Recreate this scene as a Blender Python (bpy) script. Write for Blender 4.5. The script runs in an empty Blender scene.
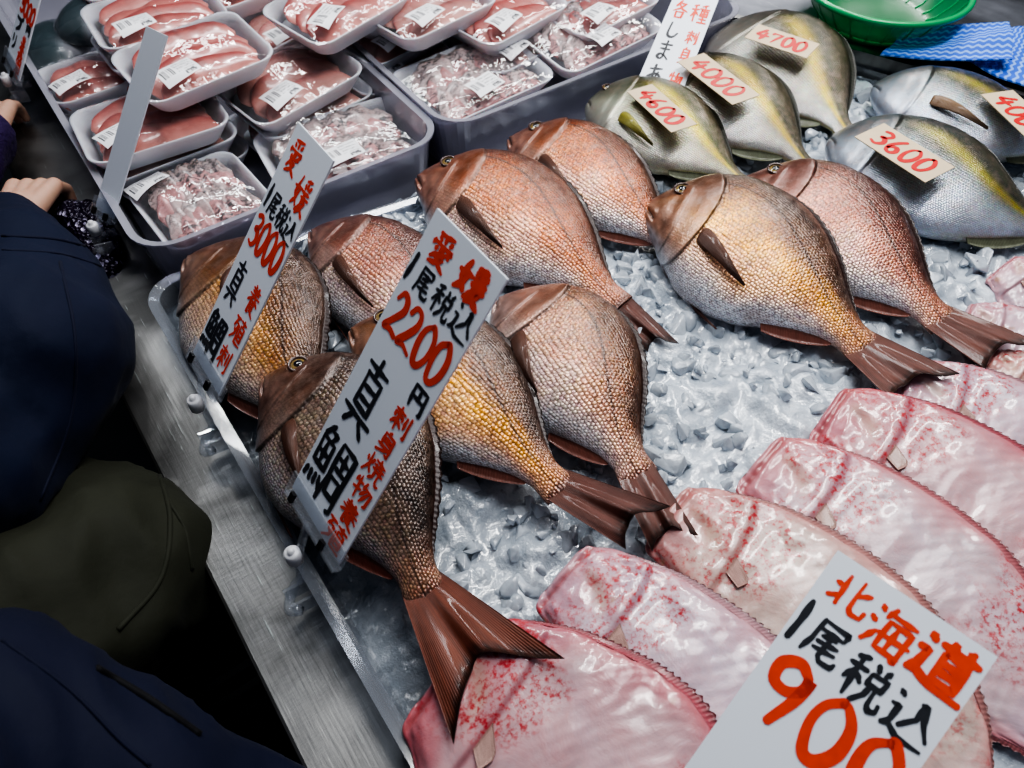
import bpy, bmesh, math, random
import numpy as np
from mathutils import Vector, Matrix, noise as mnoise
random.seed(7); rng = np.random.default_rng(7)
S = bpy.context.scene; COL = S.collection
ZI = 0.90            # height of the ice surface
F = 780.0; PT = math.radians(52); AZ = math.radians(55); CAM = np.array([0, 0, ZI + 0.72])
FW = np.array([math.cos(AZ)*math.cos(PT), math.sin(AZ)*math.cos(PT), -math.sin(PT)])
RT = np.array([math.sin(AZ), -math.cos(AZ), 0.0])
UP = np.cross(RT, FW)
def P(x, y, z=0.0):
    """point of the place seen at photo pixel x,y at height z above the ice"""
    d = FW*F + RT*(x-512) + UP*(384-y)
    return CAM + d*((z + ZI - CAM[2])/d[2])
def ray(x, y):
    return FW*F + RT*(x-512) + UP*(384-y)

# ------------------------------------------------------------------ camera
cd = bpy.data.cameras.new('camera'); cam = bpy.data.objects.new('camera', cd); COL.objects.link(cam)
cam.matrix_world = Matrix(((RT[0], UP[0], -FW[0], CAM[0]), (RT[1], UP[1], -FW[1], CAM[1]), (RT[2], UP[2], -FW[2], CAM[2]), (0, 0, 0, 1)))
cd.sensor_width = 36; cd.lens = F/1024*36; cd.clip_start = 0.02
cd.dof.use_dof = True; cd.dof.focus_distance = 0.88; cd.dof.aperture_fstop = 7
S.camera = cam

# ------------------------------------------------------------------ materials
class NT:
    def __init__(s, name):
        s.m = bpy.data.materials.new(name); s.m.use_nodes = True; s.t = s.m.node_tree; s.t.nodes.clear()
        s.out = s.n('ShaderNodeOutputMaterial')
    def n(s, t, **kw):
        nd = s.t.nodes.new(t)
        for k, v in kw.items():
            if k.startswith('i_'):
                nd.inputs[k[2:].replace('_', ' ')].default_value = v
            else: setattr(nd, k, v)
        return nd
    def l(s, a, b): s.t.links.new(a, b)
    def math(s, op, a, b=None, c=None, clamp=False):
        nd = s.n('ShaderNodeMath', operation=op, use_clamp=clamp)
        for i, v in enumerate((a, b, c)):
            if v is None: continue
            if isinstance(v, (int, float)): nd.inputs[i].default_value = v
            else: s.l(v, nd.inputs[i])
        return nd.outputs[0]
    def mix(s, fac, a, b, blend='MIX'):
        nd = s.n('ShaderNodeMix', data_type='RGBA', blend_type=blend)
        for sock, v in ((nd.inputs[0], fac), (nd.inputs[6], a), (nd.inputs[7], b)):
            if isinstance(v, (int, float)): sock.default_value = v
            elif isinstance(v, tuple): sock.default_value = (*v[:3], 1)
            else: s.l(v, sock)
        return nd.outputs[2]
    def ramp(s, fac, stops):
        nd = s.n('ShaderNodeValToRGB'); e = nd.color_ramp.elements
        while len(e) < len(stops): e.new(0.5)
        for el, (p, c) in zip(e, stops):
            el.position = p; el.color = (*c, 1) if not isinstance(c, (int, float)) else (c, c, c, 1)
        s.l(fac, nd.inputs[0]); return nd.outputs[0]
    def noise(s, scale, detail=3, rough=0.5, vec=None, dist=0.0):
        nd = s.n('ShaderNodeTexNoise'); nd.inputs['Scale'].default_value = scale; nd.inputs['Detail'].default_value = detail
        nd.inputs['Roughness'].default_value = rough; nd.inputs['Distortion'].default_value = dist
        if vec is None:
            if not hasattr(s, 'oc'): s.oc = s.n('ShaderNodeTexCoord').outputs['Object']
            vec = s.oc
        s.l(vec, nd.inputs['Vector']); return nd.outputs['Fac']
    def bump(s, h, strength=0.5, dist=0.001, normal=None):
        b = s.n('ShaderNodeBump'); b.inputs['Strength'].default_value = strength; b.inputs['Distance'].default_value = dist
        s.l(h, b.inputs['Height'])
        if normal is not None: s.l(normal, b.inputs['Normal'])
        return b.outputs[0]
    def bsdf(s, color=None, rough=0.5, metal=0.0, normal=None, **kw):
        b = s.n('ShaderNodeBsdfPrincipled')
        def put(nm, v):
            if v is None: return
            if isinstance(v, (int, float)): b.inputs[nm].default_value = v
            elif isinstance(v, tuple): b.inputs[nm].default_value = (*v[:3], 1) if b.inputs[nm].type == 'RGBA' else v
            else: s.l(v, b.inputs[nm])
        put('Base Color', color); put('Roughness', rough); put('Metallic', metal); put('Normal', normal)
        for k, v in kw.items(): put(k.replace('_', ' '), v)
        return b.outputs[0]
    def done(s, sh):
        s.l(sh, s.out.inputs['Surface']); return s.m

def simple(name, color, rough=0.5, metal=0.0, bscale=0, bstr=0.3, bdist=0.001, vary=0.0, **kw):
    t = NT(name); c = color; nrm = None
    if vary: c = t.mix(t.noise(bscale or 20, 4), tuple(x*(1-vary) for x in color), tuple(min(1, x*(1+vary)) for x in color))
    if bscale: nrm = t.bump(t.noise(bscale, 4), bstr, bdist)
    return t.done(t.bsdf(c, rough, metal, nrm, **kw))

def attr(t, nm, out='Color'):
    a = t.n('ShaderNodeAttribute'); a.attribute_name = nm; return a.outputs[out]

def fish_mat(name, scale_n, contrast, metal, rough, bstr, coat=0.6, linecol=(0.03, 0.013, 0.010), lw=0.030, line=True, rnd=0.25):
    t = NT(name)
    uv = t.n('ShaderNodeUVMap', uv_map='UVMap').outputs[0]
    sp = t.n('ShaderNodeSeparateXYZ'); t.l(uv, sp.inputs[0])
    U = t.math('MULTIPLY', sp.outputs[0], scale_n); V = t.math('MULTIPLY', sp.outputs[1], scale_n*1.05)
    fl = t.math('FLOOR', V); par = t.math('MULTIPLY', t.math('FLOORED_MODULO', fl, 2.0), 0.5)
    U2 = t.math('ADD', U, par)
    cb = t.n('ShaderNodeCombineXYZ'); t.l(U2, cb.inputs[0]); t.l(V, cb.inputs[1])
    vo = t.n('ShaderNodeTexVoronoi'); vo.inputs['Scale'].default_value = 1; vo.inputs['Randomness'].default_value = rnd; t.l(cb.outputs[0], vo.inputs['Vector'])
    d = vo.outputs['Distance']
    fu = t.math('FRACT', U2)                                     # bright front, dark rear rim of every scale
    col = attr(t, 'Col'); al = attr(t, 'Col', 'Alpha')
    s1 = t.math('SMOOTHSTEP' if False else 'MULTIPLY', d, 1.35, clamp=True)
    bright = t.ramp(s1, [(0.0, 1.0), (0.45, 0.78), (0.85, 0.12), (1.0, 0.0)])
    n1 = t.noise(55, 3); n2 = t.noise(14, 4)
    amt = t.math('MULTIPLY', al, contrast)
    lo = t.mix(1.0, col, (0.42, 0.36, 0.34), 'MULTIPLY'); hi = t.mix(1.0, col, (1.75, 1.7, 1.65), 'MULTIPLY')
    sc = t.mix(bright, lo, hi)
    cc = t.mix(amt, col, sc)
    cc = t.mix(t.math('MULTIPLY', al, 0.10), cc, vo.outputs['Color'], 'OVERLAY')
    cc = t.mix(t.ramp(t.noise(85, 5, 0.7), [(0.45, 0.0), (0.7, 0.4)]), cc, (0.50, 0.36, 0.30))
    cc = t.mix(t.ramp(n2, [(0.35, 0.0), (0.65, 0.75)]), cc, t.mix(1.0, cc, (0.55, 0.45, 0.40), 'MULTIPLY'))
    if line:
        ln = attr(t, 'ln', 'Fac')
        m = t.math('SUBTRACT', 1.0, t.math('DIVIDE', t.math('ABSOLUTE', ln), lw), clamp=True)
        m = t.math('MULTIPLY', t.math('MULTIPLY', m, 1.0, clamp=True), al)
        cc = t.mix(t.math('MULTIPLY', m, 0.85), cc, linecol)
    n5 = t.noise(420, 3, 0.7)
    h = t.math('ADD', t.math('MULTIPLY', t.math('SUBTRACT', 1.0, s1), al), t.math('ADD', t.math('MULTIPLY', n1, 0.8), t.math('MULTIPLY', n5, 0.45)))
    nrm = t.bump(h, bstr, 0.0012)
    rg = t.math('ADD', rough, t.math('MULTIPLY', n2, 0.18))
    return t.done(t.bsdf(cc, rg, metal, nrm, Coat_Weight=coat, Coat_Roughness=0.16, Coat_Normal=nrm, Specular_IOR_Level=0.6))

M = {}
M['bream'] = fish_mat('bream_skin', 250, 1.0, 0.38, 0.22, 0.7, rnd=0.4)
M['jack'] = fish_mat('jack_skin', 330, 0.55, 0.45, 0.22, 0.5, line=False)
def flat_mat():
    t = NT('flatfish_skin')
    uv = t.n('ShaderNodeUVMap', uv_map='UVMap').outputs[0]
    sp = t.n('ShaderNodeSeparateXYZ'); t.l(uv, sp.inputs[0])
    ch = t.math('ADD', t.math('MULTIPLY', sp.outputs[0], 95.0), t.math('MULTIPLY', t.math('ABSOLUTE', sp.outputs[1]), -70.0))
    wob = t.math('MULTIPLY', t.noise(16, 3), 1.2)
    rib = t.math('SINE', t.math('MULTIPLY', t.math('ADD', ch, wob), 6.28*0.9))
    col = attr(t, 'Col'); al = attr(t, 'Col', 'Alpha')
    n1 = t.noise(26, 5, 0.65, dist=0.6); n2 = t.noise(190, 4, 0.7); n3 = t.noise(9, 3)
    c = t.mix(t.ramp(n1, [(0.42, 0.0), (0.7, 0.6)]), col, t.mix(1.0, col, (0.96, 0.70, 0.70), 'MULTIPLY'))
    c = t.mix(t.ramp(t.noise(7, 3, dist=1.0), [(0.5, 0.0), (0.68, 0.5)]), c, t.mix(1.0, col, (0.86, 0.84, 1.0), 'MULTIPLY'))
    spots = t.math('MULTIPLY', t.ramp(n2, [(0.47, 0.0), (0.62, 1.0)]), t.ramp(n3, [(0.55, 0.0), (0.64, 1.0)]))
    c = t.mix(t.math('MULTIPLY', spots, 0.95), c, (0.50, 0.025, 0.035))
    br = t.math('MULTIPLY', t.ramp(t.noise(38, 2), [(0.72, 0.0), (0.78, 1.0)]), 0.6)
    c = t.mix(br, c, (0.45, 0.25, 0.12))
    c = t.mix(t.math('MULTIPLY', t.math('MULTIPLY', t.math('ADD', rib, 1.0), al), 0.05), c, t.mix(1.0, c, (0.72, 0.62, 0.66), 'MULTIPLY'))
    h = t.math('ADD', t.math('MULTIPLY', t.math('MULTIPLY', rib, al), 0.10), t.math('MULTIPLY', n1, 1.4))
    h = t.math('ADD', h, t.math('MULTIPLY', n2, 0.25))
    nrm = t.bump(h, 0.5, 0.0020)
    return t.done(t.bsdf(c, 0.30, 0.0, nrm, Coat_Weight=0.7, Coat_Roughness=0.1, Subsurface_Weight=0.25, Subsurface_Radius=(0.01, 0.004, 0.003), Subsurface_Scale=0.6))
M['flat'] = flat_mat()
def fin_mat(name, c0, c1, rough=0.42, stripes=46.0, coat=0.22):
    t = NT(name)
    uv = t.n('ShaderNodeUVMap', uv_map='UVMap').outputs[0]
    sp = t.n('ShaderNodeSeparateXYZ'); t.l(uv, sp.inputs[0])
    st = t.math('SINE', t.math('MULTIPLY', sp.outputs[0], 6.2832*stripes))
    r = t.math('MULTIPLY', t.math('ADD', st, 1.0), 0.5)
    c = t.mix(t.math('MULTIPLY', r, 0.35), attr(t, 'Col'), t.mix(1.0, attr(t, 'Col'), (0.35, 0.3, 0.3), 'MULTIPLY'))
    c = t.mix(t.ramp(t.noise(40, 3), [(0.4, 0.0), (0.8, 0.6)]), c, t.mix(1.0, c, (0.6, 0.5, 0.5), 'MULTIPLY'))
    nrm = t.bump(t.math('ADD', t.math('MULTIPLY', r, 0.5), t.noise(150, 3)), 0.5, 0.0012)
    return t.done(t.bsdf(c, rough, 0.05, nrm, Coat_Weight=coat, Coat_Roughness=0.1))
M['fin'] = fin_mat('fin_rays', None, None)
M['eye_iris'] = simple('fish_eye_iris', (0.30, 0.21, 0.08), 0.15, 0.2, Coat_Weight=1.0)
M['eye_pupil'] = simple('fish_eye_pupil', (0.008, 0.008, 0.012), 0.06, 0.0, Coat_Weight=1.0)

def ice_mat():
    t = NT('crushed_ice')
    n = t.noise(38, 5, 0.6); n2 = t.noise(120, 3)
    nrm = t.bump(t.math('ADD', n, t.math('MULTIPLY', n2, 0.4)), 0.5, 0.004)
    c = t.mix(n, (0.60, 0.67, 0.74), (0.86, 0.91, 0.96))
    g = t.bsdf(c, 0.10, 0.0, nrm, Transmission_Weight=1.0, IOR=1.31)
    d = t.bsdf(t.mix(n, (0.48, 0.55, 0.62), (0.76, 0.81, 0.87)), 0.13, 0.0, nrm, Specular_IOR_Level=0.8, Coat_Weight=0.5, Coat_Roughness=0.05)
    mx = t.n('ShaderNodeMixShader'); t.l(t.ramp(t.noise(17, 4), [(0.35, 0.45), (0.62, 0.9)]), mx.inputs[0]); t.l(g, mx.inputs[1]); t.l(d, mx.inputs[2])
    return t.done(mx.outputs[0])
M['ice'] = ice_mat()
def icebase_mat():
    t = NT('melting_ice_bed')
    n = t.noise(30, 6, 0.65); n2 = t.noise(90, 4)
    # greyer and wetter towards the tray edge (x small)
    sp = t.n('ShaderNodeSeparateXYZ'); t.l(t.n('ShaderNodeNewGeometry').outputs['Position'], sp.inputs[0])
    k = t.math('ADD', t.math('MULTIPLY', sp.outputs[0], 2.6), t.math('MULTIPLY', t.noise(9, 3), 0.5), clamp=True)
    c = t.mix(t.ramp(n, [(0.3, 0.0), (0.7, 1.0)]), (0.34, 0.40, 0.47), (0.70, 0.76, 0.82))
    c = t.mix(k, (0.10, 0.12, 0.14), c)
    return t.done(t.bsdf(c, 0.12, 0.0, t.bump(t.math('ADD', n, t.math('MULTIPLY', n2, 0.5)), 0.8, 0.006), Coat_Weight=1.0, Coat_Roughness=0.05, Specular_IOR_Level=0.8))
M['icebase'] = icebase_mat()

def clear_mat(name, tint, alpha, rough=0.06, bscale=0, bstr=0.4, diffuse=0.0):
    t = NT(name)
    nrm = t.bump(t.noise(bscale, 3), bstr, 0.004) if bscale else None
    tr = t.n('ShaderNodeBsdfTransparent'); tr.inputs[0].default_value = (*tint, 1)
    gl = t.bsdf(tint, rough, 0.0, nrm, Specular_IOR_Level=0.9)
    lw_ = t.n('ShaderNodeLayerWeight'); lw_.inputs['Blend'].default_value = 0.5
    if nrm is not None: t.l(nrm, lw_.inputs['Normal'])
    fr = t.math('ADD', t.math('MULTIPLY', t.math('POWER', lw_.outputs['Facing'], 3.5), 0.75), 0.045, clamp=True)
    gs = t.n('ShaderNodeBsdfGlossy'); gs.inputs['Roughness'].default_value = rough; gs.inputs[0].default_value = (1, 1, 1, 1)
    if nrm is not None: t.l(nrm, gs.inputs['Normal'])
    m1 = t.n('ShaderNodeMixShader'); m1.inputs[0].default_value = alpha; t.l(tr.outputs[0], m1.inputs[1]); t.l(gl, m1.inputs[2])
    m2 = t.n('ShaderNodeMixShader'); t.l(fr, m2.inputs[0]); t.l(m1.outputs[0], m2.inputs[1]); t.l(gs.outputs[0], m2.inputs[2])
    return t.done(m2.outputs[0])
M['tray_clear'] = clear_mat('clear_tray_plastic', (0.60, 0.63, 0.68), 0.20, 0.10)
M['tub'] = clear_mat('lavender_tub_plastic', (0.62, 0.62, 0.70), 0.50, 0.16)
M['clip'] = clear_mat('clear_clip_plastic', (0.90, 0.92, 0.95), 0.13, 0.04)
M['wrap'] = clear_mat('shrink_wrap', (0.96, 0.96, 0.97), 0.03, 0.05, 26, 1.0)
M['foam'] = simple('white_foam', (0.72, 0.72, 0.77), 0.45, 0, 60, 0.15, vary=0.04, Subsurface_Weight=0.1)
def steel(name, col, rough=0.28):
    t = NT(name)
    vor = t.noise(9, 6, 0.75)
    mp = t.n('ShaderNodeMapping'); mp.inputs['Scale'].default_value = (300, 14, 14); mp.inputs['Rotation'].default_value = (0, 0, 0.5)
    tc = t.n('ShaderNodeTexCoord'); t.l(tc.outputs['Object'], mp.inputs['Vector'])
    scr = t.noise(1.0, 4, 0.6, vec=mp.outputs[0])
    mp2 = t.n('ShaderNodeMapping'); mp2.inputs['Scale'].default_value = (30, 400, 20); mp2.inputs['Rotation'].default_value = (0, 0, -0.7)
    t.l(tc.outputs['Object'], mp2.inputs['Vector']); scr2 = t.noise(1.0, 3, 0.6, vec=mp2.outputs[0])
    blo = t.noise(5, 4, 0.6, dist=0.5); c = t.mix(t.ramp(blo, [(0.38, 0.0), (0.62, 1.0)]), tuple(x*0.42 for x in col), tuple(min(1, x*1.3) for x in col))
    c = t.mix(t.ramp(scr, [(0.66, 0.0), (0.71, 0.4)]), c, (0.75, 0.84, 0.82))
    r = t.math('ADD', rough-0.06, t.math('MULTIPLY', vor, 0.3))
    return t.done(t.bsdf(c, r, 0.95, t.bump(t.math('ADD', scr, scr2), 0.25, 0.0008)))
M['steel'] = steel('brushed_steel', (0.30, 0.297, 0.29))
M['darksteel'] = steel('dark_steel', (0.22, 0.23, 0.26), 0.35)
M['sign'] = simple('sign_board_plastic', (0.86, 0.91, 0.98), 0.32, 0, 30, 0.05)
M['signedge'] = simple('sign_board_edge', (0.80, 0.84, 0.92), 0.3)
def ink(name, c):
    t = NT(name); n = t.noise(90, 4)
    return t.done(t.bsdf(t.mix(n, c, tuple(min(1, x*1.5+0.015) for x in c)), 0.45, 0.0))
M['red'] = ink('red_marker_ink', (0.66, 0.055, 0.02)); M['black'] = ink('black_marker_ink', (0.018, 0.02, 0.026))
M['redcard'] = ink('red_brush_ink', (0.50, 0.012, 0.012))
M['card'] = simple('beige_card', (0.66, 0.53, 0.36), 0.55, 0, 60, 0.08, vary=0.1)
M['knob'] = simple('white_nylon', (0.80, 0.80, 0.82), 0.35)
M['blackbit'] = simple('black_rubber', (0.01, 0.01, 0.012), 0.4)
def vcol_mat(name, rough=0.3, coat=0.6, bscale=60, bstr=0.4, bdist=0.002, speck=None, sss=0.15):
    t = NT(name); c = attr(t, 'Col'); n = t.noise(bscale, 4, 0.6)
    c = t.mix(t.ramp(n, [(0.35, 0.0), (0.75, 0.6)]), c, t.mix(1.0, c, (0.72, 0.55, 0.55), 'MULTIPLY'))
    if speck:
        mp = t.n('ShaderNodeMapping'); mp.inputs['Scale'].default_value = (1.0, 1.7, 1.0)
        t.l(t.n('ShaderNodeTexCoord').outputs['Object'], mp.inputs['Vector'])
        s1 = t.noise(speck, 4, 0.75, vec=mp.outputs[0]); k = t.noise(22, 2)
        c = t.mix(t.math('MULTIPLY', t.ramp(s1, [(0.46, 0.0), (0.56, 1.0)]), t.ramp(k, [(0.38, 0.15), (0.55, 0.95)])), c, (0.045, 0.05, 0.05))
    return t.done(t.bsdf(c, rough, 0.0, t.bump(n, bstr, bdist), Coat_Weight=coat, Coat_Roughness=0.1, Subsurface_Weight=sss, Subsurface_Radius=(0.008, 0.003, 0.002), Subsurface_Scale=0.5))
M['flesh'] = vcol_mat('raw_fish_flesh')
M['skinpiece'] = vcol_mat('speckled_fish_skin', speck=120, bscale=120)
def label_mat():
    t = NT('price_label_paper')
    uv = t.n('ShaderNodeUVMap', uv_map='UVMap').outputs[0]
    sp = t.n('ShaderNodeSeparateXYZ'); t.l(uv, sp.inputs[0]); u, v = sp.outputs[0], sp.outputs[1]
    def box(a, b, c_, d_):
        g = lambda x, k: t.math('GREATER_THAN', x, k)
        l_ = lambda x, k: t.math('LESS_THAN', x, k)
        return t.math('MULTIPLY', t.math('MULTIPLY', g(u, a), l_(u, b)), t.math('MULTIPLY', g(v, c_), l_(v, d_)))
    w = t.n('ShaderNodeTexWhiteNoise', noise_dimensions='1D'); t.l(t.math('FLOOR', t.math('MULTIPLY', u, 95.0)), w.inputs['W'])
    bars = t.math('MULTIPLY', t.math('GREATER_THAN', w.outputs['Value'], 0.48), box(0.08, 0.42, 0.32, 0.78))
    w2 = t.n('ShaderNodeTexWhiteNoise', noise_dimensions='2D')
    cb = t.n('ShaderNodeCombineXYZ'); t.l(t.math('FLOOR', t.math('MULTIPLY', u, 60.0)), cb.inputs[0]); t.l(t.math('FLOOR', t.math('MULTIPLY', v, 22.0)), cb.inputs[1]); t.l(cb.outputs[0], w2.inputs['Vector'])
    rows = t.math('GREATER_THAN', t.math('FRACT', t.math('MULTIPLY', v, 5.5)), 0.5)
    txt = t.math('MULTIPLY', t.math('MULTIPLY', t.math('GREATER_THAN', w2.outputs['Value'], 0.55), rows), box(0.47, 0.93, 0.32, 0.92))
    big = t.math('MULTIPLY', t.math('GREATER_THAN', w2.outputs['Value'], 0.35), box(0.62, 0.92, 0.08, 0.26))
    k = t.math('ADD', t.math('ADD', bars, t.math('MULTIPLY', txt, 0.7)), big, clamp=True)
    return t.done(t.bsdf(t.mix(k, (0.86, 0.86, 0.88), (0.06, 0.06, 0.07)), 0.4))
M['label'] = label_mat()
M['green'] = simple('green_plastic', (0.008, 0.36, 0.12), 0.3, 0, Coat_Weight=0.3)
M['greenmesh'] = clear_mat('green_mesh_plastic', (0.012, 0.30, 0.10), 0.5, 0.3)
def cloth_blue():
    t = NT('blue_wavy_wipe')
    uv = t.n('ShaderNodeUVMap', uv_map='UVMap').outputs[0]
    sp = t.n('ShaderNodeSeparateXYZ'); t.l(uv, sp.inputs[0])
    zig = t.math('MULTIPLY', t.math('SINE', t.math('MULTIPLY', sp.outputs[0], 6.2832*75)), 0.0016)
    v = t.math('ADD', sp.outputs[1], zig)
    f = t.math('SINE', t.math('MULTIPLY', v, 6.2832*105))
    k = t.ramp(f, [(0.3, 0.0), (0.55, 1.0)])
    return t.done(t.bsdf(t.mix(k, (0.025, 0.12, 0.62), (0.22, 0.42, 0.90)), 0.75, 0, t.bump(t.noise(400, 2), 0.3, 0.0006)))
M['wipe'] = cloth_blue()
def fabric(name, c, bscale=45, bstr=0.4, bdist=0.006, rough=0.75, sheen=0.3):
    t = NT(name); n = t.noise(bscale, 4); w = t.noise(900, 2); big = t.noise(7, 3)
    nrm = t.bump(w, 0.25, 0.0006, t.bump(t.math('ADD', n, t.math('MULTIPLY', big, 2.0)), bstr, bdist))
    return t.done(t.bsdf(t.mix(big, tuple(x*0.7 for x in c), tuple(x*1.25 for x in c)), rough, 0, nrm, Sheen_Weight=sheen*0.08, Specular_IOR_Level=0.25))
M['navy'] = fabric('navy_nylon', (0.005, 0.010, 0.034), 18)
M['navy2'] = fabric('dark_blue_nylon', (0.006, 0.009, 0.030), 18)
M['olive'] = fabric('olive_cotton', (0.026, 0.028, 0.018), 22)
M['blackcloth'] = fabric('black_cloth', (0.006, 0.006, 0.008), 40)
M['purple'] = fabric('purple_knit', (0.030, 0.014, 0.075), 160, 0.8, 0.004)
M['skin'] = simple('human_skin', (0.55, 0.33, 0.24), 0.5, 0, 120, 0.2, vary=0.1, Subsurface_Weight=0.15, Subsurface_Scale=0.01)
M['hair'] = simple('black_hair', (0.012, 0.010, 0.009), 0.4, 0, 200, 0.6)
def sequin():
    t = NT('sequinned_fabric')
    vo = t.n('ShaderNodeTexVoronoi'); vo.inputs['Scale'].default_value = 190; t.l(t.n('ShaderNodeTexCoord').outputs['Object'], vo.inputs['Vector'])
    w = t.ramp(vo.outputs['Color'], [(0.78, 0.0), (0.84, 1.0)])
    return t.done(t.bsdf(t.mix(w, (0.014, 0.008, 0.028), (0.6, 0.55, 0.75)), 0.25, 0.3, t.bump(vo.outputs['Distance'], 1.0, 0.003)))
M['sequin'] = sequin()
M['floor'] = simple('wet_concrete', (0.035, 0.038, 0.042), 0.35, 0, 12, 0.3, vary=0.4)
M['wall'] = simple('grey_panel', (0.16, 0.18, 0.21), 0.6, 0, 6, 0.1, vary=0.2)
M['teal'] = simple('dark_teal_plastic', (0.006, 0.035, 0.04), 0.4)
M['styro'] = M['foam']

# ------------------------------------------------------------------ object helpers
def link(name, me, mat=None, parent=None, smooth=True):
    o = bpy.data.objects.new(name, me); COL.objects.link(o)
    if mat is not None and len(me.materials) == 0: me.materials.append(mat)
    if smooth: me.polygons.foreach_set('use_smooth', [True]*len(me.polygons))
    if parent is not None: o.parent = parent
    return o
def mesh(name, V, Fc, mat=None, parent=None, smooth=True, off=None, uv=None, col=None, extra=None):
    """V in world coordinates (or local to parent when off is None and parent given local)"""
    V = np.asarray(V, float)
    if off is not None: V = V - np.asarray(off)
    me = bpy.data.meshes.new(name); me.from_pydata(V.tolist(), [], Fc); me.update()
    if uv is not None or col is not None or extra is not None:
        li = np.empty(len(me.loops), dtype=np.int64); me.loops.foreach_get('vertex_index', li)
    if uv is not None:
        l = me.uv_layers.new(name='UVMap'); l.data.foreach_set('uv', np.asarray(uv, float)[li].ravel())
    if col is not None:
        a = me.color_attributes.new('Col', 'FLOAT_COLOR', 'POINT')
        c = np.asarray(col, float)
        if c.shape[1] == 3: c = np.hstack([c, np.ones((len(c), 1))])
        a.data.foreach_set('color', c.ravel())
    if extra is not None:
        a = me.attributes.new('ln', 'FLOAT', 'POINT'); a.data.foreach_set('value', np.asarray(extra, float))
    return link(name, me, mat, parent, smooth)
def root(name, loc, label, cat, group=None, rotz=0):
    o = bpy.data.objects.new(name, None); COL.objects.link(o); o.location = tuple(loc); o.rotation_euler = (0, 0, rotz)
    o.empty_display_size = 0.05
    return tag(o, label, cat, group)
def tag(o, label, cat, group=None, kind=None):
    if label: o['label'] = label
    if cat: o['category'] = cat
    if group: o['group'] = group
    if kind: o['kind'] = kind
    return o
def struct(o): o['kind'] = 'structure'; return o
def gridf(nu, nv, wrap=False, flip=False):
    f = []
    for i in range(nu-1):
        for j in range(nv if wrap else nv-1):
            k = (j+1) % nv
            q = (i*nv+j, (i+1)*nv+j, (i+1)*nv+k, i*nv+k)
            f.append(q[::-1] if flip else q)
    return f
def box(name, lo, hi, mat, parent=None, off=None, bev=0.0, rot=0.0, seg=2):
    bm = bmesh.new(); bmesh.ops.create_cube(bm, size=1)
    lo = np.array(lo, float); hi = np.array(hi, float)
    for v in bm.verts: v.co = Vector(((lo+hi)/2 + np.array(v.co)*(hi-lo)).tolist())
    if bev: bmesh.ops.bevel(bm, geom=bm.edges[:], offset=bev, segments=seg, affect='EDGES', profile=0.5)
    if rot:
        c = Vector(((lo+hi)/2).tolist()); bmesh.ops.rotate(bm, cent=c, matrix=Matrix.Rotation(rot, 3, 'Z'), verts=bm.verts)
    if off is not None: bmesh.ops.translate(bm, vec=-Vector(tuple(off)), verts=bm.verts)
    me = bpy.data.meshes.new(name); bm.to_mesh(me); bm.free()
    return link(name, me, mat, parent, smooth=False)
def vnoise(x, y, seed=0):
    """smooth 2-D value noise 0..1"""
    x = np.asarray(x, float); y = np.asarray(y, float)
    xi = np.floor(x).astype(int); yi = np.floor(y).astype(int); xf = x-xi; yf = y-yi
    xf = xf*xf*(3-2*xf); yf = yf*yf*(3-2*yf)
    def h(a, b):
        n = (a*374761393 + b*668265263 + seed*974634777) & 0xffffffff
        n = ((n ^ (n >> 13))*1274126177) & 0xffffffff
        return ((n ^ (n >> 16)) & 0xffff)/65535.0
    return (h(xi, yi)*(1-xf)+h(xi+1, yi)*xf)*(1-yf) + (h(xi, yi+1)*(1-xf)+h(xi+1, yi+1)*xf)*yf
def sm(a, b, x): t = np.clip((x-a)/(b-a), 0, 1); return t*t*(3-2*t)
def catmull(pts, n):
    pts = [np.asarray(p, float) for p in pts]
    if len(pts) == 2: return np.array([pts[0]+(pts[1]-pts[0])*t for t in np.linspace(0, 1, n)])
    p = [2*pts[0]-pts[1]] + pts + [2*pts[-1]-pts[-2]]
    out = []; m = len(pts)-1
    for t in np.linspace(0, m, n):
        i = min(int(t), m-1); f = t-i; a, b, c, d = p[i:i+4]
        out.append(0.5*((2*b)+(-a+c)*f+(2*a-5*b+4*c-d)*f*f+(-a+3*b-3*c+d)*f**3))
    return np.array(out)
def tube(name, pts, r, mat, parent=None, off=None, n=10, res=None, caps=True):
    pts = [np.asarray(p, float) for p in pts]
    C = catmull(pts, res) if res else np.array(pts)
    rr = np.full(len(C), r) if np.isscalar(r) else np.interp(np.linspace(0, 1, len(C)), np.linspace(0, 1, len(r)), r)
    V = []; up0 = np.array([0, 0, 1.0])
    for i, c in enumerate(C):
        T = C[min(i+1, len(C)-1)]-C[max(i-1, 0)]; T /= np.linalg.norm(T)+1e-9
        a = np.cross(T, up0)
        if np.linalg.norm(a) < 0.1: a = np.cross(T, np.array([1.0, 0, 0]))
        a /= np.linalg.norm(a); b = np.cross(T, a)
        for k in range(n):
            w = 2*math.pi*k/n; V.append(c+rr[i]*(a*math.cos(w)+b*math.sin(w)))
    Fc = gridf(len(C), n, True)
    if caps: Fc += [tuple(range(n)), tuple(range((len(C)-1)*n, len(C)*n))[::-1]]
    return mesh(name, V, Fc, mat, parent, True, off)

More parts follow.
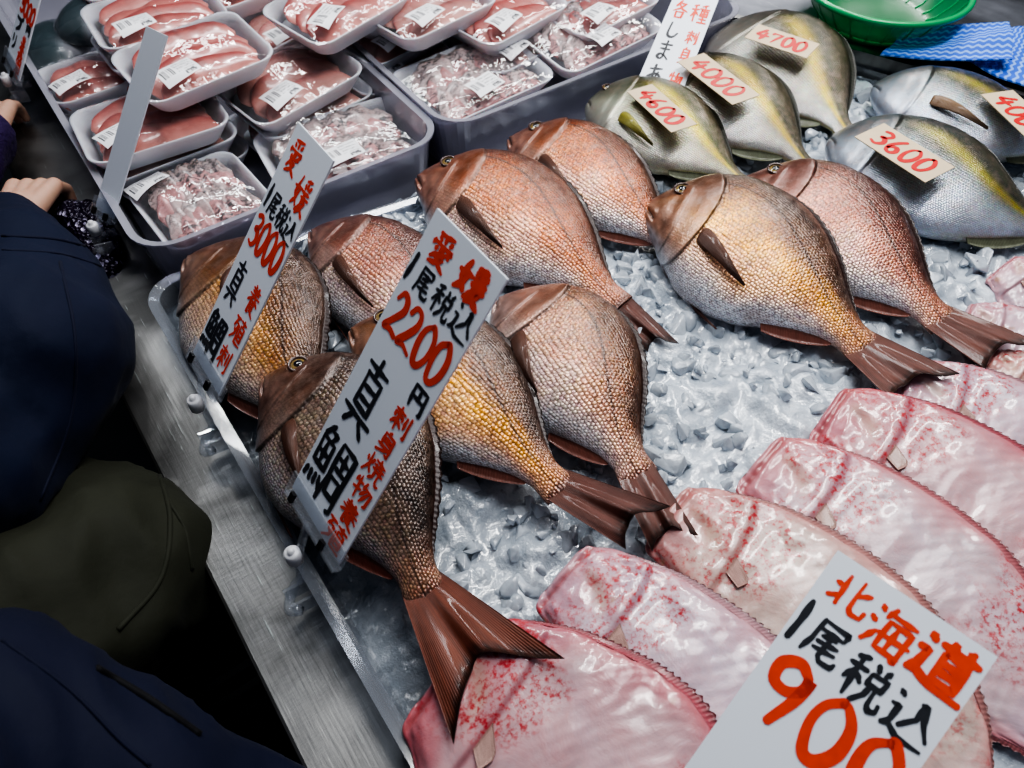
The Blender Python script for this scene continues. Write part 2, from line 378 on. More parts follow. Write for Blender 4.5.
# ------------------------------------------------------------------ the fish builder
class Fish:
    def __init__(s, spine, Lw, prof, depth, thick, tilt=0.0, up=(0, 0, 1), flip=1):
        """spine: pixel+height control points snout..tail base; dorsal side to the left of travel"""
        s.C = np.array([P(x, y, z) for x, y, z in spine]); s.sp = catmull(s.C, 200)
        seg = np.linalg.norm(np.diff(s.sp, axis=0), axis=1); s.cum = np.concatenate([[0], np.cumsum(seg)]); s.L = s.cum[-1]
        s.prof = prof; s.depth = depth; s.thick = thick; s.tilt = math.radians(tilt)
        T = np.gradient(s.sp, axis=0); 
        for _ in range(12): T = (np.roll(T, 1, 0)+T+np.roll(T, -1, 0))/3 if False else T
        T /= np.linalg.norm(T, axis=1)[:, None]
        D = np.cross(np.array([0, 0, 1.0]), T); D /= np.linalg.norm(D, axis=1)[:, None]
        Z = np.cross(T, D)
        ct, st = math.cos(s.tilt), math.sin(s.tilt)
        s.T = T; s.D = D*ct+Z*st; s.N = np.cross(T, s.D)
    def fr(s, u):
        u = np.clip(u, 0, 1)*s.L
        ip = lambda A: np.stack([np.interp(u, s.cum, A[:, k]) for k in range(3)], -1)
        return ip(s.sp), ip(s.T), ip(s.D), ip(s.N)
    def prf(s, u):
        p = s.prof; yu = np.interp(u, p['s'], p['u'])*s.depth; yl = np.interp(u, p['s'], p['l'])*s.depth
        th = np.interp(u, p['s'], p['t'])*s.thick
        return yu, yl, th
    def surf(s, u, phi, lift=0.0):
        """phi 0 dorsal edge, pi/2 upward-facing flank, pi belly"""
        u = np.asarray(u, float); phi = np.asarray(phi, float)
        C, T, D, N = s.fr(u); yu, yl, th = s.prf(u)
        c = np.cos(phi); sn = np.sin(phi)
        hw = (yu-yl)/2; ym = (yu+yl)/2
        y = ym + hw*np.sign(c)*np.abs(c)**0.92
        z = th*np.sign(sn)*np.abs(sn)**0.82
        n_y = c/np.maximum(hw, 1e-4); n_z = sn/np.maximum(th, 1e-4); q = np.sqrt(n_y**2+n_z**2)+1e-9
        Nn = D*(n_y/q)[..., None]+N*(n_z/q)[..., None]
        return C + D*y[..., None] + N*z[..., None] + Nn*np.asarray(lift)[..., None]
    def at(s, u, vv, lift=0.0):
        return s.surf(np.array([u]), np.array([(1-vv)*math.pi/2]), np.array([lift]))[0]

def smoothprof(p):
    s = np.linspace(0, 1, 120); q = {'s': s}
    for k in 'ult':
        y = np.interp(s, p['s'], p[k]); yy = np.pad(y, 6, mode='edge'); 
        ker = np.hanning(9); ker /= ker.sum(); y2 = np.convolve(yy, ker, 'same')[6:-6]
        w = sm(0.0, 0.06, s); q[k] = y*(1-w)+y2*w
    q['s'] = s; return q
def rootprof(p):   # denser, rounder snout
    return smoothprof(p)
BREAM = rootprof({'s': [0, .006, .02, .05, .1, .16, .22, .3, .4, .5, .6, .7, .78, .85, .92, 1.0],
  'u': [0.02, .055, .09, .15, .26, .36, .43, .485, .50, .475, .41, .31, .215, .145, .105, .12],
  'l': [-.02, -.06, -.09, -.14, -.22, -.31, -.39, -.46, -.50, -.49, -.43, -.31, -.215, -.145, -.105, -.12],
  't': [.03, .16, .28, .45, .66, .82, .92, 1.0, 1.0, .94, .82, .64, .48, .35, .25, .12]})
JACK = rootprof({'s': [0, .006, .02, .05, .1, .16, .22, .3, .4, .5, .6, .7, .8, .88, .95, 1.0],
  'u': [0.03, .075, .12, .20, .31, .39, .44, .485, .50, .48, .42, .33, .21, .12, .07, .07],
  'l': [-.03, -.075, -.12, -.19, -.28, -.36, -.42, -.475, -.50, -.48, -.42, -.32, -.20, -.11, -.07, -.07],
  't': [.05, .2, .32, .5, .7, .85, .93, 1.0, 1.0, .93, .8, .62, .42, .28, .2, .12]})
FLATP = rootprof({'s': [0, .005, .02, .05, .1, .16, .24, .34, .45, .56, .68, .8, .9, 1.0],
  'u': [.19, .235, .26, .285, .33, .37, .42, .46, .49, .50, .45, .34, .19, .09],
  'l': [-.17, -.22, -.24, -.26, -.30, -.35, -.42, -.47, -.50, -.49, -.43, -.32, -.18, -.09],
  't': [.25, .5, .65, .78, .9, 1.0, 1.0, .98, .9, .8, .65, .48, .33, .2]})

def fin_sheet(name, A, B, nu, nv, mat, parent, off, cols, wav=0.0, stripes=1.0, thick=0.0008):
    """ruled thin closed sheet between polyline A (root) and B (outer)"""
    A = np.asarray(A); B = np.asarray(B); t = np.linspace(0, 1, nv)
    ia = np.linspace(0, 1, nu)
    rs = lambda X: np.stack([np.interp(ia, np.linspace(0, 1, len(X)), X[:, k]) for k in range(3)], -1)
    A = rs(A); B = rs(B)
    V = A[:, None, :]*(1-t)[None, :, None] + B[:, None, :]*t[None, :, None]
    n = np.cross(A[-1]-A[0], B[nu//2]-A[nu//2]); n /= np.linalg.norm(n)+1e-9
    if n[2] < 0: n = -n
    wv = wav*np.sin(ia*math.pi*stripes*1.3)[:, None]*t[None, :]**1.5
    V = V + n*wv[..., None]
    top = V + n*thick; bot = V - n*thick
    VV = np.concatenate([top.reshape(-1, 3), bot.reshape(-1, 3)]); N = nu*nv
    Fc = gridf(nu, nv) + [tuple(i+N for i in f[::-1]) for f in gridf(nu, nv)]
    rim = [i*nv for i in range(nu)] + [(nu-1)*nv+j for j in range(1, nv)] + [i*nv+nv-1 for i in range(nu-2, -1, -1)] + [j for j in range(nv-2, 0, -1)]
    for k in range(len(rim)):
        a, b = rim[k], rim[(k+1) % len(rim)]; Fc.append((a, b, b+N, a+N))
    U = np.repeat(ia[:, None], nv, 1).ravel(); W = np.repeat(t[None, :], nu, 0).ravel()
    c = cols(U, W); uv = np.stack([U, W], -1)
    return mesh(name, VV, Fc, mat, parent, True, off, np.concatenate([uv, uv]), np.concatenate([c, c]))

def lerpc(x, stops):
    xs = [a for a, _ in stops]; C = np.array([c for _, c in stops])
    return np.stack([np.interp(x, xs, C[:, k]) for k in range(3)], -1)
def build_body(f, name, nu, nv, colfn, reliefn, mat, parent, off, latfn=None):
    # denser near the head
    u = np.linspace(0, 1, nu)**1.35
    ph = np.linspace(0, 2*math.pi, nv, endpoint=False)
    Ug, Pg = np.meshgrid(u, ph, indexing='ij')
    top = Pg <= math.pi
    vv = np.where(top, 1-2*Pg/math.pi, -3+2*Pg/math.pi)      # 1 dorsal .. -1 belly on both flanks
    lift = reliefn(Ug, vv)
    V = f.surf(Ug.ravel(), Pg.ravel(), lift.ravel())
    V = np.concatenate([V, [f.fr(np.array([0.0]))[0][0]], [f.fr(np.array([1.0]))[0][0]]])
    Fc = gridf(nu, nv, True, True)
    a = nu*nv
    for j in range(nv):
        k = (j+1) % nv; Fc.append((a, j, k)); Fc.append((a+1, (nu-1)*nv+k, (nu-1)*nv+j))
    yu, yl, th = f.prf(Ug.ravel()); hw = (yu-yl)/2+th*0.4
    U1 = Ug.ravel(); v1 = vv.ravel()
    uv = np.stack([U1*f.L, v1*hw**0.7*(f.depth/2+f.thick*0.4)**0.3], -1); uv = np.concatenate([uv, uv[:1], uv[-1:]])
    col = colfn(U1, v1); col = np.concatenate([col, col[:1], col[-1:]])
    lat = (v1-latfn(U1)) if latfn else v1*0+1
    lat = np.concatenate([lat, [1, 1]])
    return mesh(name, V, Fc, mat, parent, True, off, uv, col, lat)

def gill(vv): return 0.285-0.13*np.minimum(np.abs(vv+0.12), 0.9)**1.8
def bream_relief(u, vv):
    g = gill(vv); m = (vv < 0.72)
    r = 0.0035*(sm(g-0.09, g-0.008, u)*(1-sm(g-0.001, g+0.006, u)))*sm(0.75, 0.5, vv)
    pg = 0.175-0.06*(vv+0.25)**2
    r = r + 0.0014*(sm(pg-0.04, pg-0.004, u)*(1-sm(pg, pg+0.007, u)))*sm(0.4, 0.1, vv)
    mo = -0.15-0.9*u/0.085*0.35
    r = r - 0.004*np.exp(-((vv-mo)/0.05)**2)*(1-sm(0.07, 0.09, u))
    r = r + 0.002*np.exp(-((vv-mo-0.16)/0.09)**2)*(1-sm(0.06, 0.09, u)) + 0.002*np.exp(-((vv-mo+0.16)/0.09)**2)*(1-sm(0.05, 0.08, u))
    return r*1.0
def bream_lat(u): return 0.34-0.36*sm(0.30, 1.0, u)+0.06*np.sin(u*3.0)
def bream_col(tone):
    tone = {k: tuple(max(0.004, sum(v)/3+(x-sum(v)/3)*(1.3 if k not in ('belly', 'low') else 1.1)) for x in v) for k, v in tone.items()}
    # tone: back, upper, mid, low, belly, head colours
    def fn(u, v):
        n = vnoise(u*40, v*10, 3); n2 = vnoise(u*9, v*5, 8)
        vv = v + (n2-0.5)*0.30+0.16
        c = lerpc(vv, [(-1, tone['belly']), (-0.50, tone['belly']), (-0.16, tone['low']), (0.12, tone['mid']), (0.45, tone['up']), (0.74, tone['back']), (1, tone['back'])])
        c = c*(0.86+0.28*n[:, None])
        ped = sm(0.8, 0.97, u)[:, None]; c = c*(1-ped*0.75)+np.array(tone['ped'])*ped*0.75
        g = gill(v)
        hd = (1-sm(g-0.01, g+0.015, u))
        n3 = vnoise(u*60, v*14, 5)
        hc = lerpc(vv, [(-1, tone['belly']), (-0.55, tone['belly']), (-0.3, tone['head2']), (0.25, tone['head']), (1, tone['back'])])*(0.62+0.7*n3[:, None])*(0.75+0.5*vnoise(u*24, v*6, 15)[:, None])
        hd2 = np.maximum(hd, (1-sm(0.2, 0.3, u))*sm(0.5, 0.8, v))
        hd2 = hd2*(0.55+0.45*sm(0.22, 0.12, u))*(0.8+0.4*n2)
        hd2 = np.clip(hd2, 0, 1); c = c*(1-hd2[:, None])+hc*hd2[:, None]
        tl = sm(0.955, 0.995, u)[:, None]; c = c*(1-tl)+np.array((.17, .065, .045))*tl
        def dark(m, k=0.25):
            nonlocal c
            m = np.clip(m, 0, 1)[:, None]; c = c*(1-m)+c*k*m
        dark(np.exp(-((u-g-0.004)/0.006)**2)*sm(0.75, 0.55, v)*0.9, 0.2)
        pg = 0.175-0.06*(v+0.25)**2; dark(np.exp(-((u-pg-0.003)/0.004)**2)*sm(0.4, 0.1, v)*0.7)
        mo = -0.15-0.9*u/0.085*0.35; dark(np.exp(-((v-mo)/0.045)**2)*(1-sm(0.07, 0.09, u)), 0.08)
        dark(np.exp(-(((u-0.13)/0.02)**2+((v-0.34)/0.12)**2))*0.35, 0.5)
        a = sm(0.16, 0.23, u)*np.maximum(sm(g-0.005, g+0.01, u), sm(0.55, 0.8, v)*0.6)
        a = np.maximum(a, 0.35*sm(0.12, 0.2, u)*(v < 0.0))
        return np.concatenate([c, a[:, None]], 1)
    return fn
TONES = {
 'gold': dict(back=(.055, .034, .026), up=(.20, .11, .065), mid=(.74, .41, .13), low=(.76, .47, .31), belly=(.68, .72, .80), head=(.26, .125, .085), head2=(.46, .30, .24), ped=(.62, .33, .20)),
 'copper': dict(back=(.12, .045, .026), up=(.34, .12, .055), mid=(.56, .24, .13), low=(.66, .47, .40), belly=(.68, .72, .80), head=(.30, .13, .09), head2=(.50, .30, .25), ped=(.55, .28, .20)),
 'rose': dict(back=(.085, .035, .030), up=(.23, .095, .07), mid=(.48, .23, .17), low=(.62, .48, .44), belly=(.68, .72, .80), head=(.20, .09, .075), head2=(.40, .26, .23), ped=(.55, .28, .20)),
 'dark': dict(back=(.030, .020, .016), up=(.065, .045, .036), mid=(.20, .155, .125), low=(.34, .27, .23), belly=(.42, .42, .45), head=(.16, .080, .060), head2=(.33, .225, .20), ped=(.40, .22, .15)),
 'silver': dict(back=(.11, .06, .04), up=(.30, .16, .10), mid=(.56, .34, .25), low=(.62, .54, .52), belly=(.68, .72, .80), head=(.40, .22, .18), head2=(.52, .42, .40), ped=(.55, .34, .26)),
 'bronze': dict(back=(.055, .03, .02), up=(.19, .10, .05), mid=(.54, .31, .14), low=(.68, .50, .38), belly=(.58, .58, .60), head=(.22, .11, .08), head2=(.38, .27, .23), ped=(.60, .34, .20)),
}
def finset(f, rt, off, dark=0.5, tail=None, notch=0.17, fcol=None, spines=True, pect=True, tailcol=None, pel=True, pv=-0.22, plen=0.27, pcol=None):
    fc = fcol or (.155, .055, .04)
    base = np.array(fc)
    # caudal fin
    if tail:
        C, T, D, N = [a[0] for a in f.fr(np.array([0.985]))]
        yu, yl, th = [a[0] for a in f.prf(np.array([0.985]))]
        C = C-T*0.012; w = np.linspace(-1, 1, 61); pts_b = np.array([C + D*(wi*yu*0.95) for wi in w])
        A = P(*tail[0])-C; B = P(*tail[1])-C             # tail[0] = dorsal-side lobe tip
        out = []
        for wi in w:
            t = (1-wi)/2; v = A*(1-t)+B*t
            sag = 1-notch*(1-abs(wi)**1.6)
            out.append(C+v*sag + D*(wi*yu*0.15)+N*(0.0012*math.sin(wi*9)))
        tc = np.array(tailcol or fc)
        def cf(U, W):
            e = sm(0.84, 0.99, W+0.03*np.sin(U*70))*0.95; rb = vnoise(U*40, W*3, 4)[:, None]
            c = tc*(0.7+0.6*rb); c = c*(1-sm(0.0, 0.35, 1-W)[:, None]*0)+0
            k = (1-sm(0.0, 0.3, W))[:, None]; c = c*(1-k)+(c*0.7+np.array((.4, .2, .13))*0.2)*k if not tailcol else c
            c = c*(1-e[:, None])+np.array((.012, .006, .005))*e[:, None]
            return c
        tf = fin_sheet('tail_fin', pts_b, out, 61, 14, M['fin'], rt, off, cf, wav=0.004, stripes=3)
        for p in [tf]: pass
    # dorsal fin: low, spiny, folded along the back
    us = np.linspace(0.24, 0.90, 80)
    A = f.surf(us, np.full(80, 0.10), np.full(80, -0.001))
    C, T, D, N = f.fr(us)
    sp = 0.7+0.3*np.abs(np.sin(us*95)) if spines else np.ones(80)
    hgt = f.depth*0.035*np.sin(np.clip((us-0.24)/0.66, 0, 1)*math.pi)**0.55*sp
    B = A + D*hgt[:, None] + T*(hgt*1.2)[:, None] - N*(hgt*0.5)[:, None]
    fin_sheet('dorsal_fin', A, B, 80, 4, M['fin'], rt, off, lambda U, W: base*dark*0.5*(0.7+0.5*vnoise(U*60, W*2, 2)[:, None])*(1-0.5*W[:, None]))
    us = np.linspace(0.68, 0.90, 30)
    A = f.surf(us, np.full(30, math.pi-0.12), np.full(30, -0.001)); C, T, D, N = f.fr(us)
    hgt = f.depth*0.05*np.sin(np.linspace(0.15, 1, 30)*math.pi)**0.6
    B = A - D*hgt[:, None] + T*(hgt*1.1)[:, None] - N*(hgt*0.6)[:, None]
    fin_sheet('anal_fin', A, B, 30, 4, M['fin'], rt, off, lambda U, W: base*(1.4+0*W[:, None])*(0.8+0.5*vnoise(U*40, W*2, 2)[:, None]))
    if pel:
        us = np.linspace(0.31, 0.345, 8); A = f.surf(us, np.full(8, math.pi-0.06), np.full(8, -0.001)); C, T, D, N = f.fr(us)
        ln = f.L*np.linspace(0.22, 0.10, 8)
        B = A + T*ln[:, None] - D*(ln*0.25)[:, None] - N*0.01
        fin_sheet('pelvic_fin', A, B, 16, 10, M['fin'], rt, off, lambda U, W: base*0.8*(0.8+0.5*vnoise(U*30, W*3, 2)[:, None]))
    if pect:
        n = 24; t = np.linspace(0, 1, n)
        u0 = 0.30
        fu = u0 + plen*t
        mid = pv - 0.06*t - 0.10*t*t
        half = 0.078*(1-t)**0.75*sm(-0.25, 0.12, t)+0.008
        lift = 0.003+0.010*np.sin(t*math.pi*0.9)
        Aa = np.array([f.at(a, b+c, l) for a, b, c, l in zip(fu, mid, half, lift)])
        Bb = np.array([f.at(a, b-c, l*0.8) for a, b, c, l in zip(fu, mid, half, lift)])
        pc = np.array(pcol or (.13, .055, .035))
        # transpose so that the rays run along the fin
        k = np.linspace(0, 1, 14)
        rows = Aa[:, None, :]*(1-k)[None, :, None]+Bb[:, None, :]*k[None, :, None]
        nrm = np.array(f.fr(np.array([0.4]))[3][0])
        rows = rows + nrm*(0.0035*np.sin(k*math.pi))[None, :, None]
        V = rows.transpose(1, 0, 2).reshape(-1, 3); U = np.repeat(k, n); W = np.tile(t, 14)
        col = pc*(0.75+0.5*vnoise(U*20, W*4, 6)[:, None]); col = col*(1-0.4*sm(0.5, 1, W)[:, None])
        Vt = np.concatenate([V+nrm*0.0005, V-nrm*0.0007]); N_ = 14*n
        Fc = gridf(14, n, False, True)+[tuple(i+N_ for i in q[::-1]) for q in gridf(14, n, False, True)]
        rim = [i*n for i in range(14)]+[13*n+j for j in range(1, n)]+[i*n+n-1 for i in range(12, -1, -1)]+[j for j in range(n-2, 0, -1)]
        Fc += [(rim[q], rim[(q+1) % len(rim)], rim[(q+1) % len(rim)]+N_, rim[q]+N_) for q in range(len(rim))]
        uv = np.stack([U*0.5, W], -1)
        mesh('pectoral_fin', Vt, Fc, M['fin'], rt, True, off, np.concatenate([uv, uv]), np.concatenate([col, col]))
        # fleshy fin root
def eye_on(f, rt, off, u, vv, r, iris=(.42, .30, .10)):
    c = f.at(u, vv, -r*0.25); c1 = f.at(u, vv, 0.01); n = c1-c; n /= np.linalg.norm(n)
    _, T, D, N = [a[0] for a in f.fr(np.array([u]))]
    a = np.cross(n, T); a /= np.linalg.norm(a); b = np.cross(n, a)
    def dome(nm, rr, h, lift, m, par):
        V = []; nr = 9; ns = 26
        for i in range(nr):
            w = i/(nr-1)*math.pi/2; q = rr*math.cos(w)
            for j in range(ns):
                t = 2*math.pi*j/ns; V.append(c+n*(lift+h*math.sin(w))+(a*math.cos(t)+b*math.sin(t))*q)
        Fc = gridf(nr, ns, True); V += [c+n*(lift-0.003)]
        Fc += [(len(V)-1, (j+1) % ns, j) for j in range(ns)]
        return mesh(nm, V, Fc, m, par, True, off)
    e = dome('eye', r, r*0.45, 0.0, M['eye_iris'], rt)
    V0 = dome('pupil', r*0.55, r*0.24, r*0.32, M['eye_pupil'], e)
    # dark socket ring
    V = []; ns = 28
    for j in range(ns):
        t = 2*math.pi*j/ns; d = a*math.cos(t)+b*math.sin(t)
        for k in range(8):
            w = 2*math.pi*k/8; V.append(c+n*(r*0.28)+d*(r*1.06+r*0.17*math.cos(w))+n*(r*0.16*math.sin(w)))
    Fc = [(j*8+k, ((j+1) % ns)*8+k, ((j+1) % ns)*8+(k+1) % 8, j*8+(k+1) % 8) for j in range(ns) for k in range(8)]
    mesh('eyelid', V, Fc, M['lid'], e, True, off)
M['lid'] = simple('eye_socket_skin', (0.07, 0.035, 0.03), 0.3, 0, Coat_Weight=0.6)

def bream(spine, tail, depth, thick, tone, label, tilt=8, detail=1, eye=True, eyepos=(0.125, 0.26), **kw):
    f = Fish(spine, None, BREAM, depth, thick, tilt)
    off = f.C[0]*0.5+f.C[-1]*0.5; off = np.array([off[0], off[1], ZI])
    rt = root('sea_bream', off, label, 'fish', 'whole sea bream on the ice')
    build_body(f, 'body', int(230*detail), int(120*detail), bream_col(TONES[tone]), bream_relief, M['bream'], rt, off, bream_lat)
    finset(f, rt, off, tail=tail, **kw)
    if eye: eye_on(f, rt, off, eyepos[0], eyepos[1], 0.0095)
    return f

SCENE_FISH = []
# snout .. tail base (photo pixel x, y, height of the body centre above the ice); tail lobe tips dorsal, ventral
bream([(190, 258, 0.024), (243, 300, 0.029), (275, 362, 0.032), (318, 440, 0.024)], ((345, 520, 0.008), (300, 530, 0.008)), .185, .036, 'bronze',
      'sea bream with golden scales lying behind the 3000 sign, nearest the left tray edge', tilt=13, detail=.95, eye=False, pv=0.05, plen=0.12, pel=False)
bream([(313, 232, 0.028), (372, 272, 0.032), (430, 318, 0.028), (478, 372, 0.016)], ((520, 420, 0.004), (490, 420, 0.004)), .155, .036, 'rose',
      'sea bream with its mouth slightly open, half hidden behind the top of the 2200 sign', tilt=13, detail=.9, eye=False)
bream([(510, 140, 0.028), (565, 168, 0.034), (622, 205, 0.032), (680, 250, 0.016)], ((740, 290, 0.000), (710, 295, 0.000)), .165, .038, 'copper',
      'copper coloured sea bream at the back, between two others and below the 4600 card', tilt=17, detail=.9)
bream([(418, 178, 0.032), (488, 208, 0.036), (556, 252, 0.032), (620, 308, 0.018)], ((677, 345, 0.010), (650, 350, 0.006)), .185, .040, 'copper',
      'plump pinkish bronze sea bream just beyond the top of the 2200 sign', tilt=17)
bream([(738, 183, 0.032), (804, 214, 0.036), (872, 262, 0.032), (945, 324, 0.018)], ((1036, 343, .046), (988, 368, .040)), .185, .038, 'rose',
      'dusky rose sea bream at the right, behind the bream with the golden flank', tilt=17)
bream([(644, 208, 0.036), (716, 236, 0.040), (790, 285, 0.036), (868, 352, 0.020)], ((957, 375, .050), (893, 398, .042)), .200, .042, 'gold',
      'large sea bream with bright golden flank lying in the middle of the ice', tilt=17)
bream([(500, 300, 0.032), (548, 346, 0.036), (592, 402, 0.036), (640, 478, 0.024)], ((695, 536, .045), (655, 550, .036)), .178, .040, 'silver',
      'silvery sea bream with pale head pointing up, right of the 2200 sign', tilt=13, eye=False)
bream([(352, 330, 0.040), (430, 372, 0.042), (496, 428, 0.040), (562, 492, 0.032)], ((668, 508, .064), (628, 547, .048)), .165, .038, 'gold',
      'sea bream emerging from behind the 2200 sign with its tail over another tail', tilt=15)
bream([(268, 378, 0.044), (330, 428, 0.046), (386, 510, 0.040), (428, 598, 0.027)], ((561, 660, .068), (457, 742, .05)), .182, .042, 'dark',
      'dark brown sea bream with yellow eye in front, beneath the 2200 sign, tail spread wide', tilt=13, notch=.34, fcol=(.16, .04, .025), eyepos=(0.125, 0.28), tailcol=(.20, .055, .03), detail=1.1)

# ------------------------------------------------------------------ striped jacks
def jack_relief(u, vv):
    g = 0.24-0.07*(vv+0.1)**2
    r = 0.002*(sm(g-0.07, g-0.006, u)*(1-sm(g, g+0.006, u)))*sm(0.75, 0.5, vv)
    mo = -0.1-0.3*u/0.07
    return r - 0.003*np.exp(-((vv-mo)/0.05)**2)*(1-sm(0.05, 0.07, u))
def jack_col(back, stripe, belly, head, blue):
    def fn(u, v):
        n = vnoise(u*30, v*8, 3); n2 = vnoise(u*7, v*4, 9)
        vs = 0.34-0.34*sm(0.2, 0.95, u)
        c = lerpc(v+0.32+(n2-0.5)*0.2, [(-1, belly), (-0.2, belly), (0.15, blue), (0.5, back), (1, tuple(x*0.5 for x in back))])
        c = c*(0.88+0.24*n[:, None])
        m = np.exp(-((v-vs)/0.085)**2)*sm(0.22, 0.42, u)[...]*1.0
        c = c*(1-m[:, None])+np.array(stripe)*m[:, None]
        up = sm(0.12, 0.3, v-vs)[:, None]*sm(0.3, 0.6, u)[:, None]*0.35
        c = c*(1-up)+np.array((.22, .20, .12))*up
        m = np.exp(-((v+0.93)/0.12)**2)*sm(0.5, 0.8, u)*0.7; c = c*(1-m[:, None])+np.array(stripe)*0.8*m[:, None]
        g = 0.24-0.07*(v+0.1)**2
        hd = (1-sm(g-0.03, g, u))[:, None]; c = c*(1-hd*0.35)+np.array(head)*hd*0.35
        d = (np.exp(-((u-g-0.004)/0.005)**2)*sm(0.75, 0.55, v)*0.7)[:, None]; c = c*(1-d*0.4)
        mo = -0.1-0.3*u/0.07; d = (np.exp(-((v-mo)/0.05)**2)*(1-sm(0.05, 0.07, u)))[:, None]; c = c*(1-d*0.85)
        return np.concatenate([c, sm(0.2, 0.3, u)[:, None]], 1)
    return fn
JT = {'olive': jack_col((.035, .045, .02), (.50, .40, .02), (.50, .52, .52), (.40, .42, .42), (.42, .45, .40)),
      'blue': jack_col((.045, .07, .065), (.38, .36, .05), (.46, .54, .68), (.42, .50, .60), (.34, .42, .48)),
      'green': jack_col((.07, .09, .03), (.58, .50, .02), (.55, .56, .50), (.36, .42, .38), (.46, .48, .36))}
def jack(spine, tail, depth, thick, tone, label, tilt=14, eye=True, pect=True, pc=(.20, .20, .06), pv=-0.2):
    f = Fish(spine, None, JACK, depth, thick, tilt)
    off = f.C[0]*0.5+f.C[-1]*0.5; off = np.array([off[0], off[1], ZI])
    rt = root('striped_jack', off, label, 'fish', 'silver fish with price cards at the back')
    build_body(f, 'body', 170, 84, JT[tone], jack_relief, M['jack'], rt, off)
    finset(f, rt, off, tail=tail, fcol=(.10, .11, .07), dark=0.6, spines=False, pel=False, pcol=pc, tailcol=(.12, .13, .09), notch=.45, pv=pv, pect=pect)
    if eye: eye_on(f, rt, off, .09, .25, .007)
    return f
jack([(722, 30, 0.028), (765, 58, 0.032), (812, 95, 0.028), (846, 132, 0.016)], ((875, 160, 0.000), (845, 165, 0.000)), .23, .040, 'olive',
     'silver fish with yellow stripe under the 4700 card', eye=False, pc=(.35, .36, .12), pect=False)
jack([(655, 82, 0.028), (712, 100, 0.032), (766, 130, 0.032), (806, 164, 0.016)], ((850, 190, 0.004), (822, 200, 0.004)), .185, .040, 'olive',
     'dark backed silver fish with yellow stripe under the 4000 card', eye=False, pect=False)
jack([(588, 104, 0.028), (640, 120, 0.034), (695, 150, 0.032), (742, 182, 0.018)], ((775, 208, 0.000), (745, 210, 0.000)), .165, .038, 'green',
     'olive and silver fish with yellow stripe under the 4600 card', pc=(.36, .34, .06), pv=-.3)
jack([(872, 88, 0.024), (935, 108, 0.028), (1005, 130, 0.028), (1080, 152, 0.016)], ((1120, 158, 0.000), (1105, 175, 0.000)), .165, .036, 'blue',
     'blue grey silver fish nearest the blue cloth, card at the right edge of the photo', eye=False, pc=(.25, .15, .08))
jack([(829, 140, 0.028), (895, 165, 0.034), (970, 200, 0.034), (1060, 240, 0.016)], ((1100, 255, 0.000), (1080, 268, 0.000)), .19, .040, 'blue',
     'pale blue silver fish under the 3600 card', eye=False, pc=(.30, .30, .25), pect=False)

# ------------------------------------------------------------------ flatfish, pale side up
def flat_relief(u, vv):
    g = 0.20-0.05*(vv+0.1)**2
    r = 0.003*(sm(g-0.06, g-0.01, u)*(1-sm(g, g+0.02, u)))*sm(0.85, 0.6, np.abs(vv))
    r = r - 0.004*np.exp(-((vv-0.05+0.7*(u-0.1)/0.1*0.3)/0.10)**2)*np.exp(-((u-0.10)/0.05)**2)
    r = r + 0.005*(vnoise(u*13, vv*4, 4)-0.5) + 0.002*(vnoise(u*40, vv*11, 6)-0.5)
    mo = 0.12; r = r - 0.003*np.exp(-((u-0.022)/0.010)**2)*sm(0.9, 0.6, np.abs(vv))
    return r
def flat_col(t):
    white, pink, rim = t
    def fn(u, v):
        n = vnoise(u*14, v*4, 11); n2 = vnoise(u*50, v*12, 12)
        c = np.array(white)*(0.9+0.2*n[:, None])
        e = sm(0.35, 0.95, np.abs(v)+(n-0.5)*0.35)[:, None]; c = c*(1-e*0.8)+np.array(pink)*e*0.8
        h = (1-sm(0.03, 0.22, u+(n-0.5)*0.1))[:, None]; c = c*(1-h*0.75)+np.array(pink)*h*0.75
        g = 0.20-0.05*(v+0.1)**2
        d = (np.exp(-((u-g-0.012)/0.010)**2)*sm(0.85, 0.6, np.abs(v)))[:, None]; c = c*(1-d*0.6)+np.array(pink)*0.7*d*0.6
        d = np.exp(-((u-0.022)/0.008)**2)[:, None]*0.7; c = c*(1-d)+np.array((.35, .07, .07))*d
        d = (np.exp(-((v-(0.15-2.2*(u-0.08)))/0.10)**2)*sm(0.04, 0.07, u)*(1-sm(0.15, 0.18, u)))[:, None]*0.5; c = c*(1-d)+np.array((.66, .52, .38))*d
        r = sm(0.86, 0.97, v)[:, None]*0.9; c = c*(1-r)+np.array(rim)*r
        return np.concatenate([c, sm(0.22, 0.34, u)[:, None]], 1)
    return fn
FT = [((.62, .49, .52), (.60, .20, .22), (.14, .025, .025)), ((.62, .51, .57), (.58, .31, .35), (.13, .045, .045)),
      ((.64, .51, .45), (.58, .27, .25), (.13, .035, .03)), ((.62, .42, .44), (.54, .13, .16), (.12, .02, .02))]
